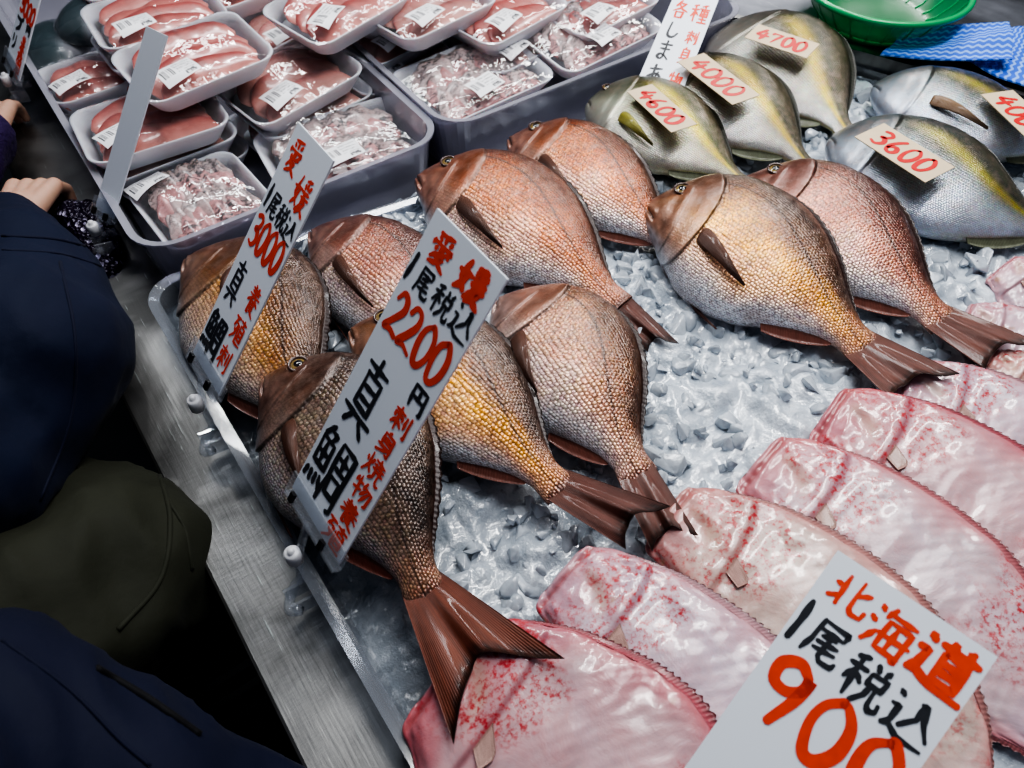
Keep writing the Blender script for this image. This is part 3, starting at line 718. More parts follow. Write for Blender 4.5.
def flatfish(spine, depth, thick, tone, label, tilt=10, tail=None):
    f = Fish(spine, None, FLATP, depth, thick, tilt)
    off = f.C[0]*0.5+f.C[-1]*0.5; off = np.array([off[0], off[1], ZI])
    rt = root('flatfish', off, label, 'fish', 'pale flatfish laid in a row on the right')
    build_body(f, 'body', 150, 96, flat_col(FT[tone]), flat_relief, M['flat'], rt, off)
    white, pink, rim = FT[tone]
    for sgn, nm in ((1, 'dorsal_fin'), (-1, 'anal_fin')):
        us = np.linspace(0.06 if sgn > 0 else 0.22, 0.93, 150); ph = 0.10 if sgn > 0 else math.pi-0.12
        A = f.surf(us, np.full(150, ph), np.full(150, -0.001)); C, T, D, N = f.fr(us)
        hg = (0.003+0.008*np.sin(np.clip((us-0.05)/0.9, 0, 1)*math.pi))*(0.85+0.15*np.sin(us*330))
        B = A + sgn*D*hg[:, None] + T*(hg*0.5)[:, None]-N*(hg*0.45)[:, None]
        pk = np.array(pink); rm = np.array(rim)
        fin_sheet(nm, A, B, 150, 4, M['fin60'], rt, off, lambda U, W: pk*(1-W[:, None]*0.75)+rm*W[:, None]*0.5*vnoise(U*90, W, 1)[:, None])
    # small pectoral fin behind the gill
    A = np.array([f.at(0.215, v, 0.002) for v in np.linspace(-0.02, -0.18, 8)])
    B = np.array([f.at(0.275-0.02*abs(k-0.3), v, 0.004) for k, v in zip(np.linspace(0, 1, 8), np.linspace(-0.10, -0.22, 8))])
    fin_sheet('pectoral_fin', A, B, 16, 8, M['fin'], rt, off, lambda U, W: np.array((.66, .42, .36))*(0.8+0.3*vnoise(U*20, W*3, 3)[:, None]))
    if tail is not None:
        C, T, D, N = [a[0] for a in f.fr(np.array([0.99]))]
        w = np.linspace(-1, 1, 30); A = np.array([C+D*k*f.depth*0.09 for k in w]); B = np.array([C+D*k*f.depth*0.24+T*0.07*(1-0.1*k*k) for k in w])
        fin_sheet('tail_fin', A, B, 30, 8, M['fin'], rt, off, lambda U, W: np.array((.50, .25, .25))*(0.8+0.3*vnoise(U*20, W*3, 3)[:, None]))
    return f
def fin60():
    return fin_mat('fringe_rays', None, None, stripes=90)
M['fin60'] = fin60()
FL = [
 ([(1000, 268, 0.007), (1050, 300, 0.009), (1120, 350, 0.007)], .12, .014, 1, 'farthest flatfish, a pale tip at the right edge of the photo'),
 ([(962, 318, 0.013), (1040, 350, 0.013), (1130, 400, 0.009)], .10, .015, 1, 'second farthest flatfish, mauve and white, beneath a sea bream tail'),
 ([(985, 362, 0.017), (1040, 392, 0.017), (1140, 470, 0.011)], .09, .014, 2, 'small pale flatfish end touching the tail of the rose bream'),
 ([(896, 386, 0.019), (985, 422, 0.021), (1095, 500, 0.015), (1180, 570, 0.011)], .145, .014, 1, 'pale mauve flatfish with its head under the tip of a bream tail'),
 ([(824, 414, 0.024), (925, 470, 0.026), (1040, 560, 0.021), (1150, 660, 0.011)], .17, .016, 3, 'flatfish with deep pink blotched head, nearest the open ice at the right'),
 ([(756, 462, 0.027), (860, 535, 0.028), (975, 645, 0.022), (1080, 770, 0.011)], .17, .016, 0, 'flatfish with red mouth edge and creamy cheek, right of the small brown patched one'),
 ([(664, 516, 0.028), (780, 592, 0.030), (890, 700, 0.026), (990, 840, 0.011)], .165, .016, 2, 'flatfish with a brown patch behind its head, touched by a sea bream tail'),
 ([(560, 574, 0.032), (660, 660, 0.033), (760, 770, 0.027), (850, 920, 0.011)], .16, .016, 1, 'white flatfish with pink mouth lying just left of the large red 90 sign'),
 ([(442, 672, 0.026), (532, 752, 0.027), (630, 855, 0.022), (700, 1000, 0.011)], .235, .017, 3, 'red speckled flatfish in the foreground under the spread bream tail'),
]
for i, (sp, d, t, tn, lb) in enumerate(FL): flatfish(sp, d, t, tn, lb, tilt=12, tail=True)

# ------------------------------------------------------------------ counter and ice
e1 = P(838, 44, .03); e2_ = P(1030, 96, .03); dv = (e2_-e1); dv[2] = 0; dl = np.linalg.norm(dv); dv /= dl; pn = np.array([-dv[1], dv[0], 0])
if np.dot(pn, [1, 1, 0]) < 0: pn = -pn
A0 = e1-dv*0.45; A1 = e2_+dv*0.6
def prism(name, poly, z0, z1, mat, parent=None, off=None):
    n = len(poly); V = [(p[0], p[1], z0) for p in poly]+[(p[0], p[1], z1) for p in poly]
    Fc = [tuple(range(n))[::-1], tuple(range(n, 2*n))]+[(i, (i+1) % n, n+(i+1) % n, n+i) for i in range(n)]
    return mesh(name, V, Fc, mat, parent, False, off)
def CUT(x0, y0, x1, y1, g=0.014):
    """rectangle cut along the front of the side counter"""
    e = e1-pn*g
    ya = e[1]+dv[1]/dv[0]*(x1-e[0]); xb = e[0]+dv[0]/dv[1]*(y1-e[1])
    pts = [(x0, y0)]
    yl = e[1]+dv[1]/dv[0]*(x1-e[0])
    if yl > y0: pts += [(x1, y0), (x1, yl)]
    else: pts += [(e[0]+dv[0]/dv[1]*(y0-e[1]), y0)]
    pts += [(xb, y1), (x0, y1)] if xb > x0 else [(x0, e[1]+dv[1]/dv[0]*(x0-e[0]))]
    return pts
def clampline(V, g=0.016):
    V = np.array(V, float); d = (V-e1)@pn+g; return V-pn*np.maximum(d, 0)[:, None]
struct(box('floor', (-2.2, -1.2, -0.05), (3.6, 4.2, 0), M['floor']))
struct(box('wall_back', (-2.2, 4.2, 0), (3.6, 4.3, 3.0), M['wall']))
struct(box('wall_right', (3.6, -1.2, 0), (3.7, 4.3, 3.0), M['wall']))
ct = root('display_counter', (0.7, 0.6, 0), 'stainless steel market counter holding the iced fish, scratched ledge along its left', 'counter')
o_ = (0.7, 0.6, 0)
box('ledge', (-0.062, -0.7, ZI-0.055), (0.06, 2.2, ZI-0.035), M['steel'], ct, o_, bev=0.004)
prism('cabinet', CUT(-0.03, -0.7, 1.9, 2.2), 0.04, ZI-0.055, M['darksteel'], ct, o_)
prism('worktop', CUT(0.06, -0.7, 1.9, 2.2), ZI-0.055, ZI-0.045, M['darksteel'], ct, o_)
# clear plastic tray that holds the ice: floor and four flared rims
def opentray(name, x0, x1, y0, y1, z0, z1, mat, label, cat, flare=0.02, t=0.003, r=0.05, rim=0.012, group=None, ribs=0):
    def rr(ax0, ax1, ay0, ay1, z, rad, n=8):
        pts = []
        for cx, cy, a0 in ((ax1-rad, ay1-rad, 0), (ax0+rad, ay1-rad, 90), (ax0+rad, ay0+rad, 180), (ax1-rad, ay0+rad, 270)):
            for k in range(n):
                a = math.radians(a0+90*k/(n-1)); pts.append((cx+rad*math.cos(a), cy+rad*math.sin(a), z))
        return pts
    f = flare
    def ring(d, z): return rr(x0-d, x1+d, y0-d, y1+d, z, max(r+d, 0.004))
    zs = [(-f, z0), (-f*0.85, z0+0.004), (0, z1-0.004), (rim*0.7, z1), (rim, z1-0.003), (rim-0.001, z1-0.006), (rim*0.5, z1-t-0.001), (t, z1-0.008), (-f*0.85+t, z0+t), ]
    rings = [ring(-f-0.0, z0)]
    seq = [(-f, z0+t), (0.0, z1-0.002), (rim, z1), (rim, z1-t), (t, z1-t-0.004), (-f+t, z0)]
    V = []; n = 32
    for d, z in seq: V += ring(d, z)
    Fc = gridf(len(seq), n, True)
    Fc += [tuple(range(n))[::-1], tuple(range((len(seq)-1)*n, len(seq)*n))]
    c = ((x0+x1)/2, (y0+y1)/2, z0)
    o = mesh(name, clampline(V, 0.018), Fc, mat, None, False, c); o.location = c
    return tag(o, label, cat, group)
opentray('ice_tray', 0.03, 1.52, -0.30, 0.84, ZI-0.045, ZI+0.012, M['tray_clear'], 'clear plastic display tray full of crushed ice under the whole fish', 'tray', flare=0.01, r=0.03, rim=0.014, t=0.004)

# melting ice bed (solid slab with an irregular top)
def icebed():
    nx, ny = 300, 230
    X = np.linspace(0.026, 1.512, nx); Y = np.linspace(-0.295, 0.835, ny); gx, gy = np.meshgrid(X, Y, indexing='ij')
    h = 0.016*(vnoise(gx*22, gy*22, 1)-0.5)+0.012*(vnoise(gx*55, gy*55, 2)-0.5)+0.007*(vnoise(gx*120, gy*120, 3)-0.5)
    e = sm(0.02, 0.12, gx)
    h = h*(0.4+0.6*e) - 0.020*(1-e) - 0.006
    top = np.stack([gx, gy, ZI+h], -1).reshape(-1, 3)
    V = top.tolist(); Fc = gridf(nx, ny)
    rim = [i*ny for i in range(nx)]+[(nx-1)*ny+j for j in range(1, ny)]+[i*ny+ny-1 for i in range(nx-2, -1, -1)]+[j for j in range(ny-2, 0, -1)]
    b = len(V)
    for i in rim: V.append([V[i][0], V[i][1], ZI-0.040])
    m = len(rim)
    for k in range(m): Fc.append((rim[k], rim[(k+1) % m], b+(k+1) % m, b+k))
    Fc.append(tuple(range(b, b+m)))
    c = (0.77, 0.27, ZI-0.04)
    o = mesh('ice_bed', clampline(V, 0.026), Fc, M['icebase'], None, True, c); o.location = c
    return tag(o, 'wet bed of half melted ice filling the clear display tray', 'ice', kind='stuff')
icebed()
def chunks():
    protos = []
    for k in range(10):
        bm = bmesh.new()
        for _ in range(11):
            v = Vector(rng.normal(size=3)); v.normalize(); v = Vector((v.x*1.0, v.y*random.uniform(.7, 1), v.z*random.uniform(.5, .75)))
            bm.verts.new(v)
        bmesh.ops.convex_hull(bm, input=bm.verts)
        for v in [v for v in bm.verts if not v.link_faces]: bm.verts.remove(v)
        bmesh.ops.bevel(bm, geom=bm.edges[:], offset=0.22, segments=3, affect='EDGES', profile=0.5, clamp_overlap=True)
        bmesh.ops.triangulate(bm, faces=bm.faces)
        bm.verts.index_update()
        protos.append((np.array([v.co[:] for v in bm.verts]), [tuple(v.index for v in f.verts) for f in bm.faces])); bm.free()
    V = []; Fc = []; base = 0
    for i in range(3800):
        x = rng.uniform(0.04, 1.50); y = rng.uniform(-0.28, 0.825)
        e = float(sm(0.05, 0.22, x))
        if rng.random() > 0.12+0.88*e: continue
        if (np.array([x, y, ZI])-e1)@pn > -0.05: continue
        s = abs(rng.normal(0.0, 0.0105))+0.004
        pv, pf = protos[rng.integers(0, 10)]
        q = rng.normal(size=4); q /= np.linalg.norm(q); a, b, c, d = q
        R = np.array([[1-2*(c*c+d*d), 2*(b*c-a*d), 2*(b*d+a*c)], [2*(b*c+a*d), 1-2*(b*b+d*d), 2*(c*d-a*b)], [2*(b*d-a*c), 2*(c*d+a*b), 1-2*(b*b+c*c)]])
        z = ZI - 0.020*(1-e) + 0.010*(vnoise(x*12, y*12, 7)-0.45)+rng.uniform(-0.010, 0.001)-s*0.25
        W = pv@R.T*s+np.array([x, y, z]); V.append(W); Fc += [tuple(j+base for j in f) for f in pf]; base += len(W)
    c = (0.77, 0.27, ZI)
    o = mesh('ice_chunks', np.concatenate(V), Fc, M['ice'], None, True, c); o.location = c
    return tag(o, 'loose crushed ice lumps scattered between the fish', 'ice', kind='stuff')
chunks()

# ------------------------------------------------------------------ hand lettering
G = {
'愛': [[(75,5),(45,12),(22,14)],[(25,20),(32,30)],[(47,17),(50,28)],[(75,15),(66,28)],[(15,35),(12,48)],[(15,37),(85,37),(80,48)],[(30,48),(27,60)],[(42,45),(45,58),(65,58),(70,50)],[(50,42),(55,50)],[(72,45),(80,55)],[(45,60),(20,82)],[(40,68),(68,68),(45,88),(20,97)],[(38,72),(60,85),(88,97)]],
'媛': [[(28,10),(15,55),(40,82)],[(38,35),(28,70),(8,88)],[(5,42),(48,38)],[(85,6),(55,12)],[(56,20),(60,30)],[(70,18),(72,28)],[(88,16),(80,30)],[(52,38),(92,38)],[(50,52),(95,52)],[(68,38),(62,70),(45,92)],[(62,62),(84,62),(70,82),(52,96)],[(64,70),(78,84),(96,95)]],
'尾': [[(15,10),(80,10),(80,28)],[(17,28),(80,28)],[(17,10),(15,60),(5,95)],[(65,36),(30,44)],[(28,58),(78,52)],[(25,74),(82,68)],[(52,42),(50,85),(60,94),(88,92),(92,80)]],
'税': [[(38,8),(12,16)],[(5,32),(45,30)],[(26,14),(26,92)],[(26,36),(8,66)],[(28,42),(42,58)],[(58,8),(64,22)],[(86,6),(78,22)],[(55,28),(88,28),(86,50),(55,50),(55,28)],[(64,50),(60,72),(44,94)],[(76,50),(76,84),(84,90),(96,86),(97,72)]],
'込': [[(10,12),(20,22)],[(5,42),(22,42),(18,72),(6,86)],[(6,86),(22,80),(45,92),(96,92)],[(62,12),(58,45),(34,72)],[(55,16),(66,14),(74,45),(94,70)]],
'真': [[(20,13),(80,13)],[(50,0),(50,26)],[(28,26),(72,26),(72,70),(28,70),(28,26)],[(28,41),(72,41)],[(28,56),(72,56)],[(8,79),(92,79)],[(38,84),(20,100)],[(62,84),(82,100)]],
'鯛': [[(25,2),(10,22)],[(22,10),(38,10),(30,22)],[(10,24),(42,24),(42,60),(10,60),(10,24)],[(10,42),(42,42)],[(26,24),(26,60)],[(8,72),(4,88)],[(18,72),(20,86)],[(30,72),(33,86)],[(40,70),(48,86)],[(58,8),(57,55),(50,95)],[(58,8),(95,8),(95,90),(86,94)],[(64,24),(88,24)],[(76,14),(76,40)],[(62,40),(90,40)],[(64,52),(88,52),(88,76),(64,76),(64,52)]],
'円': [[(15,12),(15,92)],[(15,12),(85,12),(85,90),(76,94)],[(50,12),(50,48)],[(15,50),(85,50)]],
'刺': [[(8,20),(58,20)],[(33,4),(33,95)],[(14,34),(14,52)],[(14,34),(54,34),(54,50)],[(31,52),(8,80)],[(36,52),(58,74)],[(72,18),(72,66)],[(90,5),(90,88),(80,92)]],
'身': [[(48,2),(38,14)],[(25,15),(25,68)],[(25,15),(74,15),(74,92),(60,88)],[(27,32),(72,32)],[(27,48),(72,48)],[(10,70),(80,62)],[(80,55),(45,82),(10,97)]],
'焼': [[(12,30),(16,45)],[(42,25),(34,42)],[(28,8),(26,55),(6,92)],[(28,58),(42,76)],[(50,18),(95,18)],[(70,4),(70,30)],[(58,28),(58,46)],[(84,26),(84,46)],[(48,34),(97,34)],[(48,48),(97,48)],[(62,50),(58,75),(44,92)],[(80,50),(80,84),(88,90),(98,84)]],
'物': [[(16,14),(8,38)],[(10,28),(44,26)],[(28,6),(28,95)],[(6,62),(46,52)],[(62,8),(50,40)],[(56,28),(95,28),(90,86),(78,92)],[(70,32),(48,68)],[(84,32),(56,88)]],
'養': [[(35,2),(40,10)],[(65,2),(58,10)],[(18,14),(82,14)],[(22,24),(78,24)],[(10,36),(92,36)],[(50,14),(50,36)],[(48,38),(8,62)],[(54,38),(94,60)],[(34,52),(66,52),(66,74),(34,74)],[(34,63),(66,63)],[(34,52),(34,96),(46,90)],[(72,74),(52,86)],[(48,78),(92,97)]],
'殖': [[(5,14),(42,14)],[(26,14),(8,48)],[(18,34),(40,34),(30,70),(6,94)],[(18,50),(28,60)],[(50,14),(95,14)],[(73,4),(73,28)],[(60,28),(88,28),(88,76),(60,76),(60,28)],[(60,44),(88,44)],[(60,60),(88,60)],[(50,34),(50,90),(97,90)]],
'北': [[(30,12),(30,88)],[(8,40),(30,40)],[(5,78),(30,66)],[(62,8),(62,80),(72,88),(94,86),(95,70)],[(90,28),(62,46)]],
'海': [[(10,12),(20,20)],[(4,38),(14,46)],[(6,90),(24,60)],[(42,6),(30,28)],[(38,18),(92,18)],[(42,32),(38,86),(88,86)],[(42,32),(88,32),(84,96),(76,92)],[(30,60),(97,58)],[(62,32),(58,86)]],
'道': [[(10,10),(20,20)],[(5,40),(22,40),(18,72),(5,88)],[(5,88),(22,82),(50,94),(99,94)],[(46,4),(52,14)],[(80,2),(72,14)],[(32,18),(94,18)],[(62,18),(58,28)],[(44,30),(82,30),(82,80),(44,80),(44,30)],[(44,46),(82,46)],[(44,62),(82,62)]],
'各': [[(40,2),(15,38)],[(36,16),(72,16),(45,46),(8,62)],[(30,24),(60,46),(95,60)],[(28,64),(74,64),(70,94),(30,94),(28,64)]],
'種': [[(38,8),(12,16)],[(5,32),(45,30)],[(26,14),(26,92)],[(26,36),(8,66)],[(28,42),(42,58)],[(88,6),(56,14)],[(48,26),(98,26)],[(58,36),(92,36),(92,62),(58,62),(58,36)],[(58,49),(92,49)],[(75,10),(75,92)],[(56,76),(94,76)],[(48,92),(99,92)]],
'し': [[(30,5),(28,70),(45,92),(70,88),(88,65)]],
'ま': [[(18,22),(82,22)],[(22,44),(78,44)],[(52,5),(52,78),(36,92),(22,82),(34,70),(60,76),(84,92)]],
'あ': [[(18,24),(80,20)],[(44,5),(42,60),(50,90)],[(68,36),(48,74),(26,86),(16,70),(34,50),(64,44),(84,60),(82,80),(62,95)]],
'ブ': [[(15,22),(78,22),(66,62),(28,94)],[(82,0),(88,12)],[(95,-4),(100,8)]],
'リ': [[(28,10),(28,55)],[(72,8),(72,55),(62,80),(38,96)]],
'1': [[(52,4),(48,50),(40,98)]],
'0': [[(50,4),(24,22),(18,55),(32,92),(58,94),(80,66),(80,30),(58,5),(46,6)]],
'2': [[(18,24),(38,5),(66,10),(72,34),(45,66),(16,92),(50,86),(88,94)]],
'3': [[(20,12),(50,4),(74,18),(62,38),(40,46),(68,52),(80,74),(56,94),(22,88)]],
'4': [[(46,4),(30,32),(12,58),(50,60),(90,56)],[(62,30),(58,66),(54,100)]],
'6': [[(62,2),(34,32),(20,66),(34,92),(62,94),(76,76),(62,58),(38,62),(24,76)]],
'7': [[(12,14),(82,12),(60,50),(44,96)],[(14,14),(14,30)]],
'9': [[(78,16),(50,4),(24,18),(26,42),(52,48),(76,34),(80,14),(74,50),(52,96)]],
'・': [[(46,46),(54,56)]],
'~': [[(10,40),(24,85),(36,45),(50,88),(62,48),(72,92),(92,60)]],
}
def strokes(name, items, O, ex, ey, n, mat, parent, off, jit=1.5, seed=0):
    """items: (char, x, y, w, h, pen) in metres on the board, x right, y down"""
    rd = random.Random(seed); V = []; Fc = []; lvl = 0
    for ch, x, y, w, h, pen in items:
        sk = rd.uniform(-3, 3); V = []; Fc = []
        for st in G[ch]:
            pts = [np.array([px+rd.uniform(-jit, jit)+sk*(py-50)/50, py+rd.uniform(-jit, jit)]) for px, py in st]
            if ch in '0123694し~' or (len(pts) > 2 and ch in 'まあリ'):
                c = catmull(pts, 8*len(pts))
            else:
                c = []
                for a, b in zip(pts[:-1], pts[1:]):
                    for t in np.linspace(0, 1, 7)[(0 if not len(c) else 1):]:
                        bend = math.sin(t*math.pi)*1.2
                        c.append(a+(b-a)*t+np.array([-(b-a)[1], (b-a)[0]])/100*bend)
                c = np.array(c)
            c = c*np.array([w/100, h/100])+np.array([x, y]); m = len(c)
            tg = np.gradient(c, axis=0); tg /= np.linalg.norm(tg, axis=1)[:, None]+1e-12
            nn = np.stack([-tg[:, 1], tg[:, 0]], 1)
            t = np.linspace(0, 1, m); pw = pen*(1.25 if w > 0.034 or ch in '0123694' else 0.88)/2*(0.75+0.35*np.sin(t*math.pi)+0.15*np.sin(t*9+rd.uniform(0, 6)))
            # rounded ends
            c0 = c[0]-tg[0]*pw[0]*0.6; c1 = c[-1]+tg[-1]*pw[-1]*0.6
            L = np.vstack([[c0+nn[0]*pw[0]*0.45], c+nn*pw[:, None], [c1+nn[-1]*pw[-1]*0.45]])
            R = np.vstack([[c0-nn[0]*pw[0]*0.45], c-nn*pw[:, None], [c1-nn[-1]*pw[-1]*0.45]])
            lvl += 1; dz = 0.0004+0.000004*lvl
            b = len(V)
            for p, q in zip(L, R):
                V.append(O+ex*p[0]+ey*p[1]+n*dz); V.append(O+ex*q[0]+ey*q[1]+n*dz)
            for i in range(m+1): Fc.append((b+2*i, b+2*i+1, b+2*i+3, b+2*i+2))
        mesh(name, V, Fc, mat, parent, False, off)
def railpoint(x, y, z): return P(x, y, z)
def sign(name, TL, ex, ey, w, h, label, red=(), black=(), th=0.0012, edge=0, group='hand written price signs', seed=1, cat='price sign'):
    """TL corner in the world, ex along the text, ey downwards on the board"""
    n = np.cross(ey, ex); n /= np.linalg.norm(n)
    if np.dot(n, CAM-TL) < 0: n = -n
    c = TL+ey*h+ex*w/2
    rt = root(name, c, label, cat, group)
    q = [TL, TL+ex*w, TL+ex*w+ey*h, TL+ey*h]
    V = [p for p in q]+[p-n*th*2 for p in q]
    Fc = [(0, 1, 2, 3), (7, 6, 5, 4), (0, 4, 5, 1), (1, 5, 6, 2), (2, 6, 7, 3), (3, 7, 4, 0)]
    mesh('board', V, Fc, M['sign'] if name == 'price_sign' else M['card'], rt, False, c)
    if red: strokes('red_character', red, TL, ex, ey, n, M['red'] if name == 'price_sign' else M['redcard'], rt, c, seed=seed)
    if black: strokes('black_character', black, TL, ex, ey, n, M['black'], rt, c, seed=seed+5)
    return rt, c, n, q
def lean(bx, by, tx, ty, z, rail=np.array([0, 1.0, 0])):
    """base point at height z seen at bx,by; top point on the plane across the rail seen at tx,ty"""
    B = P(bx, by, z); d = ray(tx, ty); t = np.dot(B-CAM, rail)/np.dot(d, rail)
    return B, CAM+d*t

def clip(rt, c, B, ex, up, w):
    """clear holder: channel along the sign foot, arm, white knob and rail clamp"""
    n = np.cross(ex, up); n /= np.linalg.norm(n)
    if n[0] < 0: n = -n
    def slab(nm, a, L, H, T, m, par):
        V = []
        for k in (0, 1):
            for (i, j) in ((0, 0), (1, 0), (1, 1), (0, 1)): V.append(a+ex*L*i+up*H*j+n*T*(k-0.5))
        return mesh(nm, V, [(0, 1, 2, 3), (7, 6, 5, 4), (0, 4, 5, 1), (1, 5, 6, 2), (2, 6, 7, 3), (3, 7, 4, 0)], m, par, False, c)
    ch = slab('holder', B-up*0.006-n*0.004-ex*0.002, w+0.004, 0.026, 0.002, M['clip'], rt)
    slab('holder_lip', B-up*0.006+n*0.004-ex*0.002, w+0.004, 0.016, 0.002, M['clip'], ch)
    slab('holder_base', B-up*0.008-n*0.0-ex*0.002, w+0.004, 0.003, 0.010, M['clip'], ch)
    for k in (0.10, 0.72): slab('grip', B-up*0.005+ex*w*k-n*0.0062, 0.006, 0.010, 0.0035, M['blackbit'], ch)
    j = B+ex*w*0.42-up*0.008
    rail = np.array([0.012, j[1]-0.01, ZI+0.0])
    tube('arm', [j, j*0.5+rail*0.5+np.array([-0.004, 0, 0.006]), rail+np.array([0, 0, 0.004])], 0.0042, M['clip'], rt, c, res=10)
    k0 = j*0.6+rail*0.4+np.array([-0.012, 0, 0.0])
    kn = tube('knob', [k0+np.array([0, 0, -0.008]), k0+np.array([0, 0, -0.0075]), k0+np.array([0, 0, .0075]), k0+np.array([0, 0, .009])], [0.006, 0.0078, 0.0078, 0.006], M['knob'], rt, c, n=20)
    tube('knob_pin', [k0+np.array([0, 0, -0.010]), k0+np.array([0.0, 0, 0.013])], 0.0035, M['knob'], kn, c, n=12)
    cl = tube('clamp', [rail+np.array([-0.012, -0.020, -0.004]), rail+np.array([-0.020, -0.012, -0.010]), rail+np.array([-0.014, 0.002, -0.012]), rail+np.array([0.0, 0.008, -0.004]), rail+np.array([0.016, 0.004, 0.000])], 0.0055, M['clip'], rt, c, res=16)
    for dy in (-0.018, 0.0):
        a = rail+np.array([-0.010, dy, -0.014])
        V = []
        for k in (0, 1):
            for (i, j2) in ((0, 0), (1, 0), (1, 1), (0, 1)): V.append(a+np.array([0.022*i-0.008, 0.003*k, 0.020*j2-0.004*i]))
        mesh('jaw', V, [(0, 1, 2, 3), (7, 6, 5, 4), (0, 4, 5, 1), (1, 5, 6, 2), (2, 6, 7, 3), (3, 7, 4, 0)], M['clip'], cl, False, c)

def sc(items, sx, sy): return [(ch, x*sx, y*sy, w*sx, h*sy, p*(sx+sy)/2) for ch, x, y, w, h, p in items]
# the 2200 sign
B, T = lean(292, 487, 437, 208, .085)
ex = np.array([0, -1.0, 0]); up = T-B; Hs = np.linalg.norm(up); up /= Hs; W = 0.095
kx = W/.108; ky = Hs/.425
sg, c, n, q = sign('price_sign', T, ex, -up, W, Hs, 'tall white sign reading 2200 leaning over the dark brown sea bream', th=0.001,
  red=sc([('愛', .012, .010, .036, .042, .0055), ('媛', .056, .008, .042, .046, .0055)] +
      [(ch, .004+i*.024, .098, .028, .056, .0058) for i, ch in enumerate('2200')] +
      [('刺', .071, .198, .030, .034, .0045), ('身', .071, .234, .029, .034, .0042), ('焼', .069, .269, .033, .038, .0042), ('物', .071, .306, .032, .036, .0042)] +
      [('養', .071, .345, .032, .036, .0042), ('殖', .066, .382, .036, .042, .0045)], kx, ky),
  black=sc([('1', -.004, .052, .020, .036, .0045), ('尾', .018, .055, .024, .036, .0042), ('税', .044, .054, .030, .038, .0042), ('込', .076, .050, .030, .042, .0042),
         ('円', .078, .160, .026, .034, .0052), ('真', .006, .182, .054, .100, .0050), ('鯛', .002, .296, .064, .108, .0052)], kx, ky), seed=3)
print('S2', Hs, up)
clip(sg, c, B, ex, up, W)
# the 3000 sign
B, T = lean(193, 352, 298, 122, .085)
up = T-B; Hs = np.linalg.norm(up); up /= Hs; W = 0.072
print('S1', Hs, up)
kx = W/.108; ky = Hs/.44
sg, c, n, q = sign('price_sign', T, ex, -up, W, Hs, 'tall white sign reading 3000 standing over the golden sea bream by the left edge', th=0.001,
  red=sc([('愛', .008, .012, .040, .060, .006), ('媛', .055, .045, .045, .062, .006)] + [(ch, .004+i*.024, .150, .028, .058, .0066) for i, ch in enumerate('3000')] +
      [('養', .066, .240, .034, .052, .005), ('殖', .064, .300, .036, .052, .005), ('刺', .062, .360, .036, .050, .005)], kx, ky),
  black=sc([('1', .0, .098, .022, .042, .0052), ('尾', .020, .102, .026, .044, .005), ('税', .046, .106, .028, .044, .005), ('込', .074, .110, .030, .044, .005),
         ('真', .006, .232, .042, .080, .006), ('鯛', .002, .335, .056, .085, .006)], kx, ky), seed=11)
clip(sg, c, B, ex, up, W)
# sign seen almost edge on (blank side), further along the rail
B, T = lean(95, 208, 146, 26, .03); up = T-B; Hs = np.linalg.norm(up); up /= Hs
e2 = P(157, 46, 0)*0+np.array([0.32, -0.947, 0]); 
d = ray(158, 46); 
sg, c, n, q = sign('price_sign', T, e2, -up, .040, Hs, 'blank narrow white sign seen edge-on in front of the stacked pink fillet packs', th=0.001)
clip(sg, c, B, e2, up, .04)
# ブリ sign
B, T = lean(6, 58, 30, -40, .03); up = T-B; Hs = np.linalg.norm(up); up /= Hs; W = .085
sg, c, n, q = sign('price_sign', T, ex, -up, W, Hs, 'partly cropped sign with black katakana in the top left corner', th=0.001,
  red=[(ch, .006+i*.019, Hs*.30, .024, Hs*.17, .006) for i, ch in enumerate('3000')] + [('養', .05, Hs*.60, .026, .04, .005), ('殖', .048, Hs*.76, .03, .045, .005)],
  black=[('ブ', .004, Hs*.50, .036, Hs*.16, .006), ('リ', .004, Hs*.68, .030, Hs*.16, .006), ('円', .058, Hs*.48, .024, Hs*.09, .006)], seed=21)
clip(sg, c, B, ex, up, W)
# しまあじ sign at the back
B = P(636, 84, .06); e4 = P(678, 93, .06)-B; W = np.linalg.norm(e4); e4 /= W
rl = e4; d = ray(672, 0); t = np.dot(B-CAM, rl)/np.dot(d, rl); T = CAM+d*t
up = T-B; Hs = np.linalg.norm(up); up /= Hs; ext = Hs*0.28; T = T+up*ext
print('S4', W, Hs)
H2 = Hs+ext; W *= 1.08; y0 = ext
sg, c, n, q = sign('price_sign', T, e4, -up, W, H2, 'white sign with red and black writing standing behind the 4600 card', th=0.001,
  red=[('各', W*.10, y0-Hs*.02, W*.36, Hs*.22, .0040), ('種', W*.50, y0-Hs*.02, W*.42, Hs*.24, .0040), ('刺', W*.62, y0+Hs*.30, W*.28, Hs*.17, .0033), ('身', W*.62, y0+Hs*.50, W*.28, Hs*.19, .0033), ('物', W*.60, y0+Hs*.78, W*.30, Hs*.20, .0033), ('愛', W*.1, .004, W*.4, y0*.7, .004)],
  black=[('し', W*.10, y0+Hs*.24, W*.36, Hs*.20, .0048), ('ま', W*.10, y0+Hs*.46, W*.38, Hs*.24, .0048), ('あ', W*.08, y0+Hs*.74, W*.42, Hs*.25, .0048), ('税', W*.55, .004, W*.4, y0*.6, .004)], seed=31)
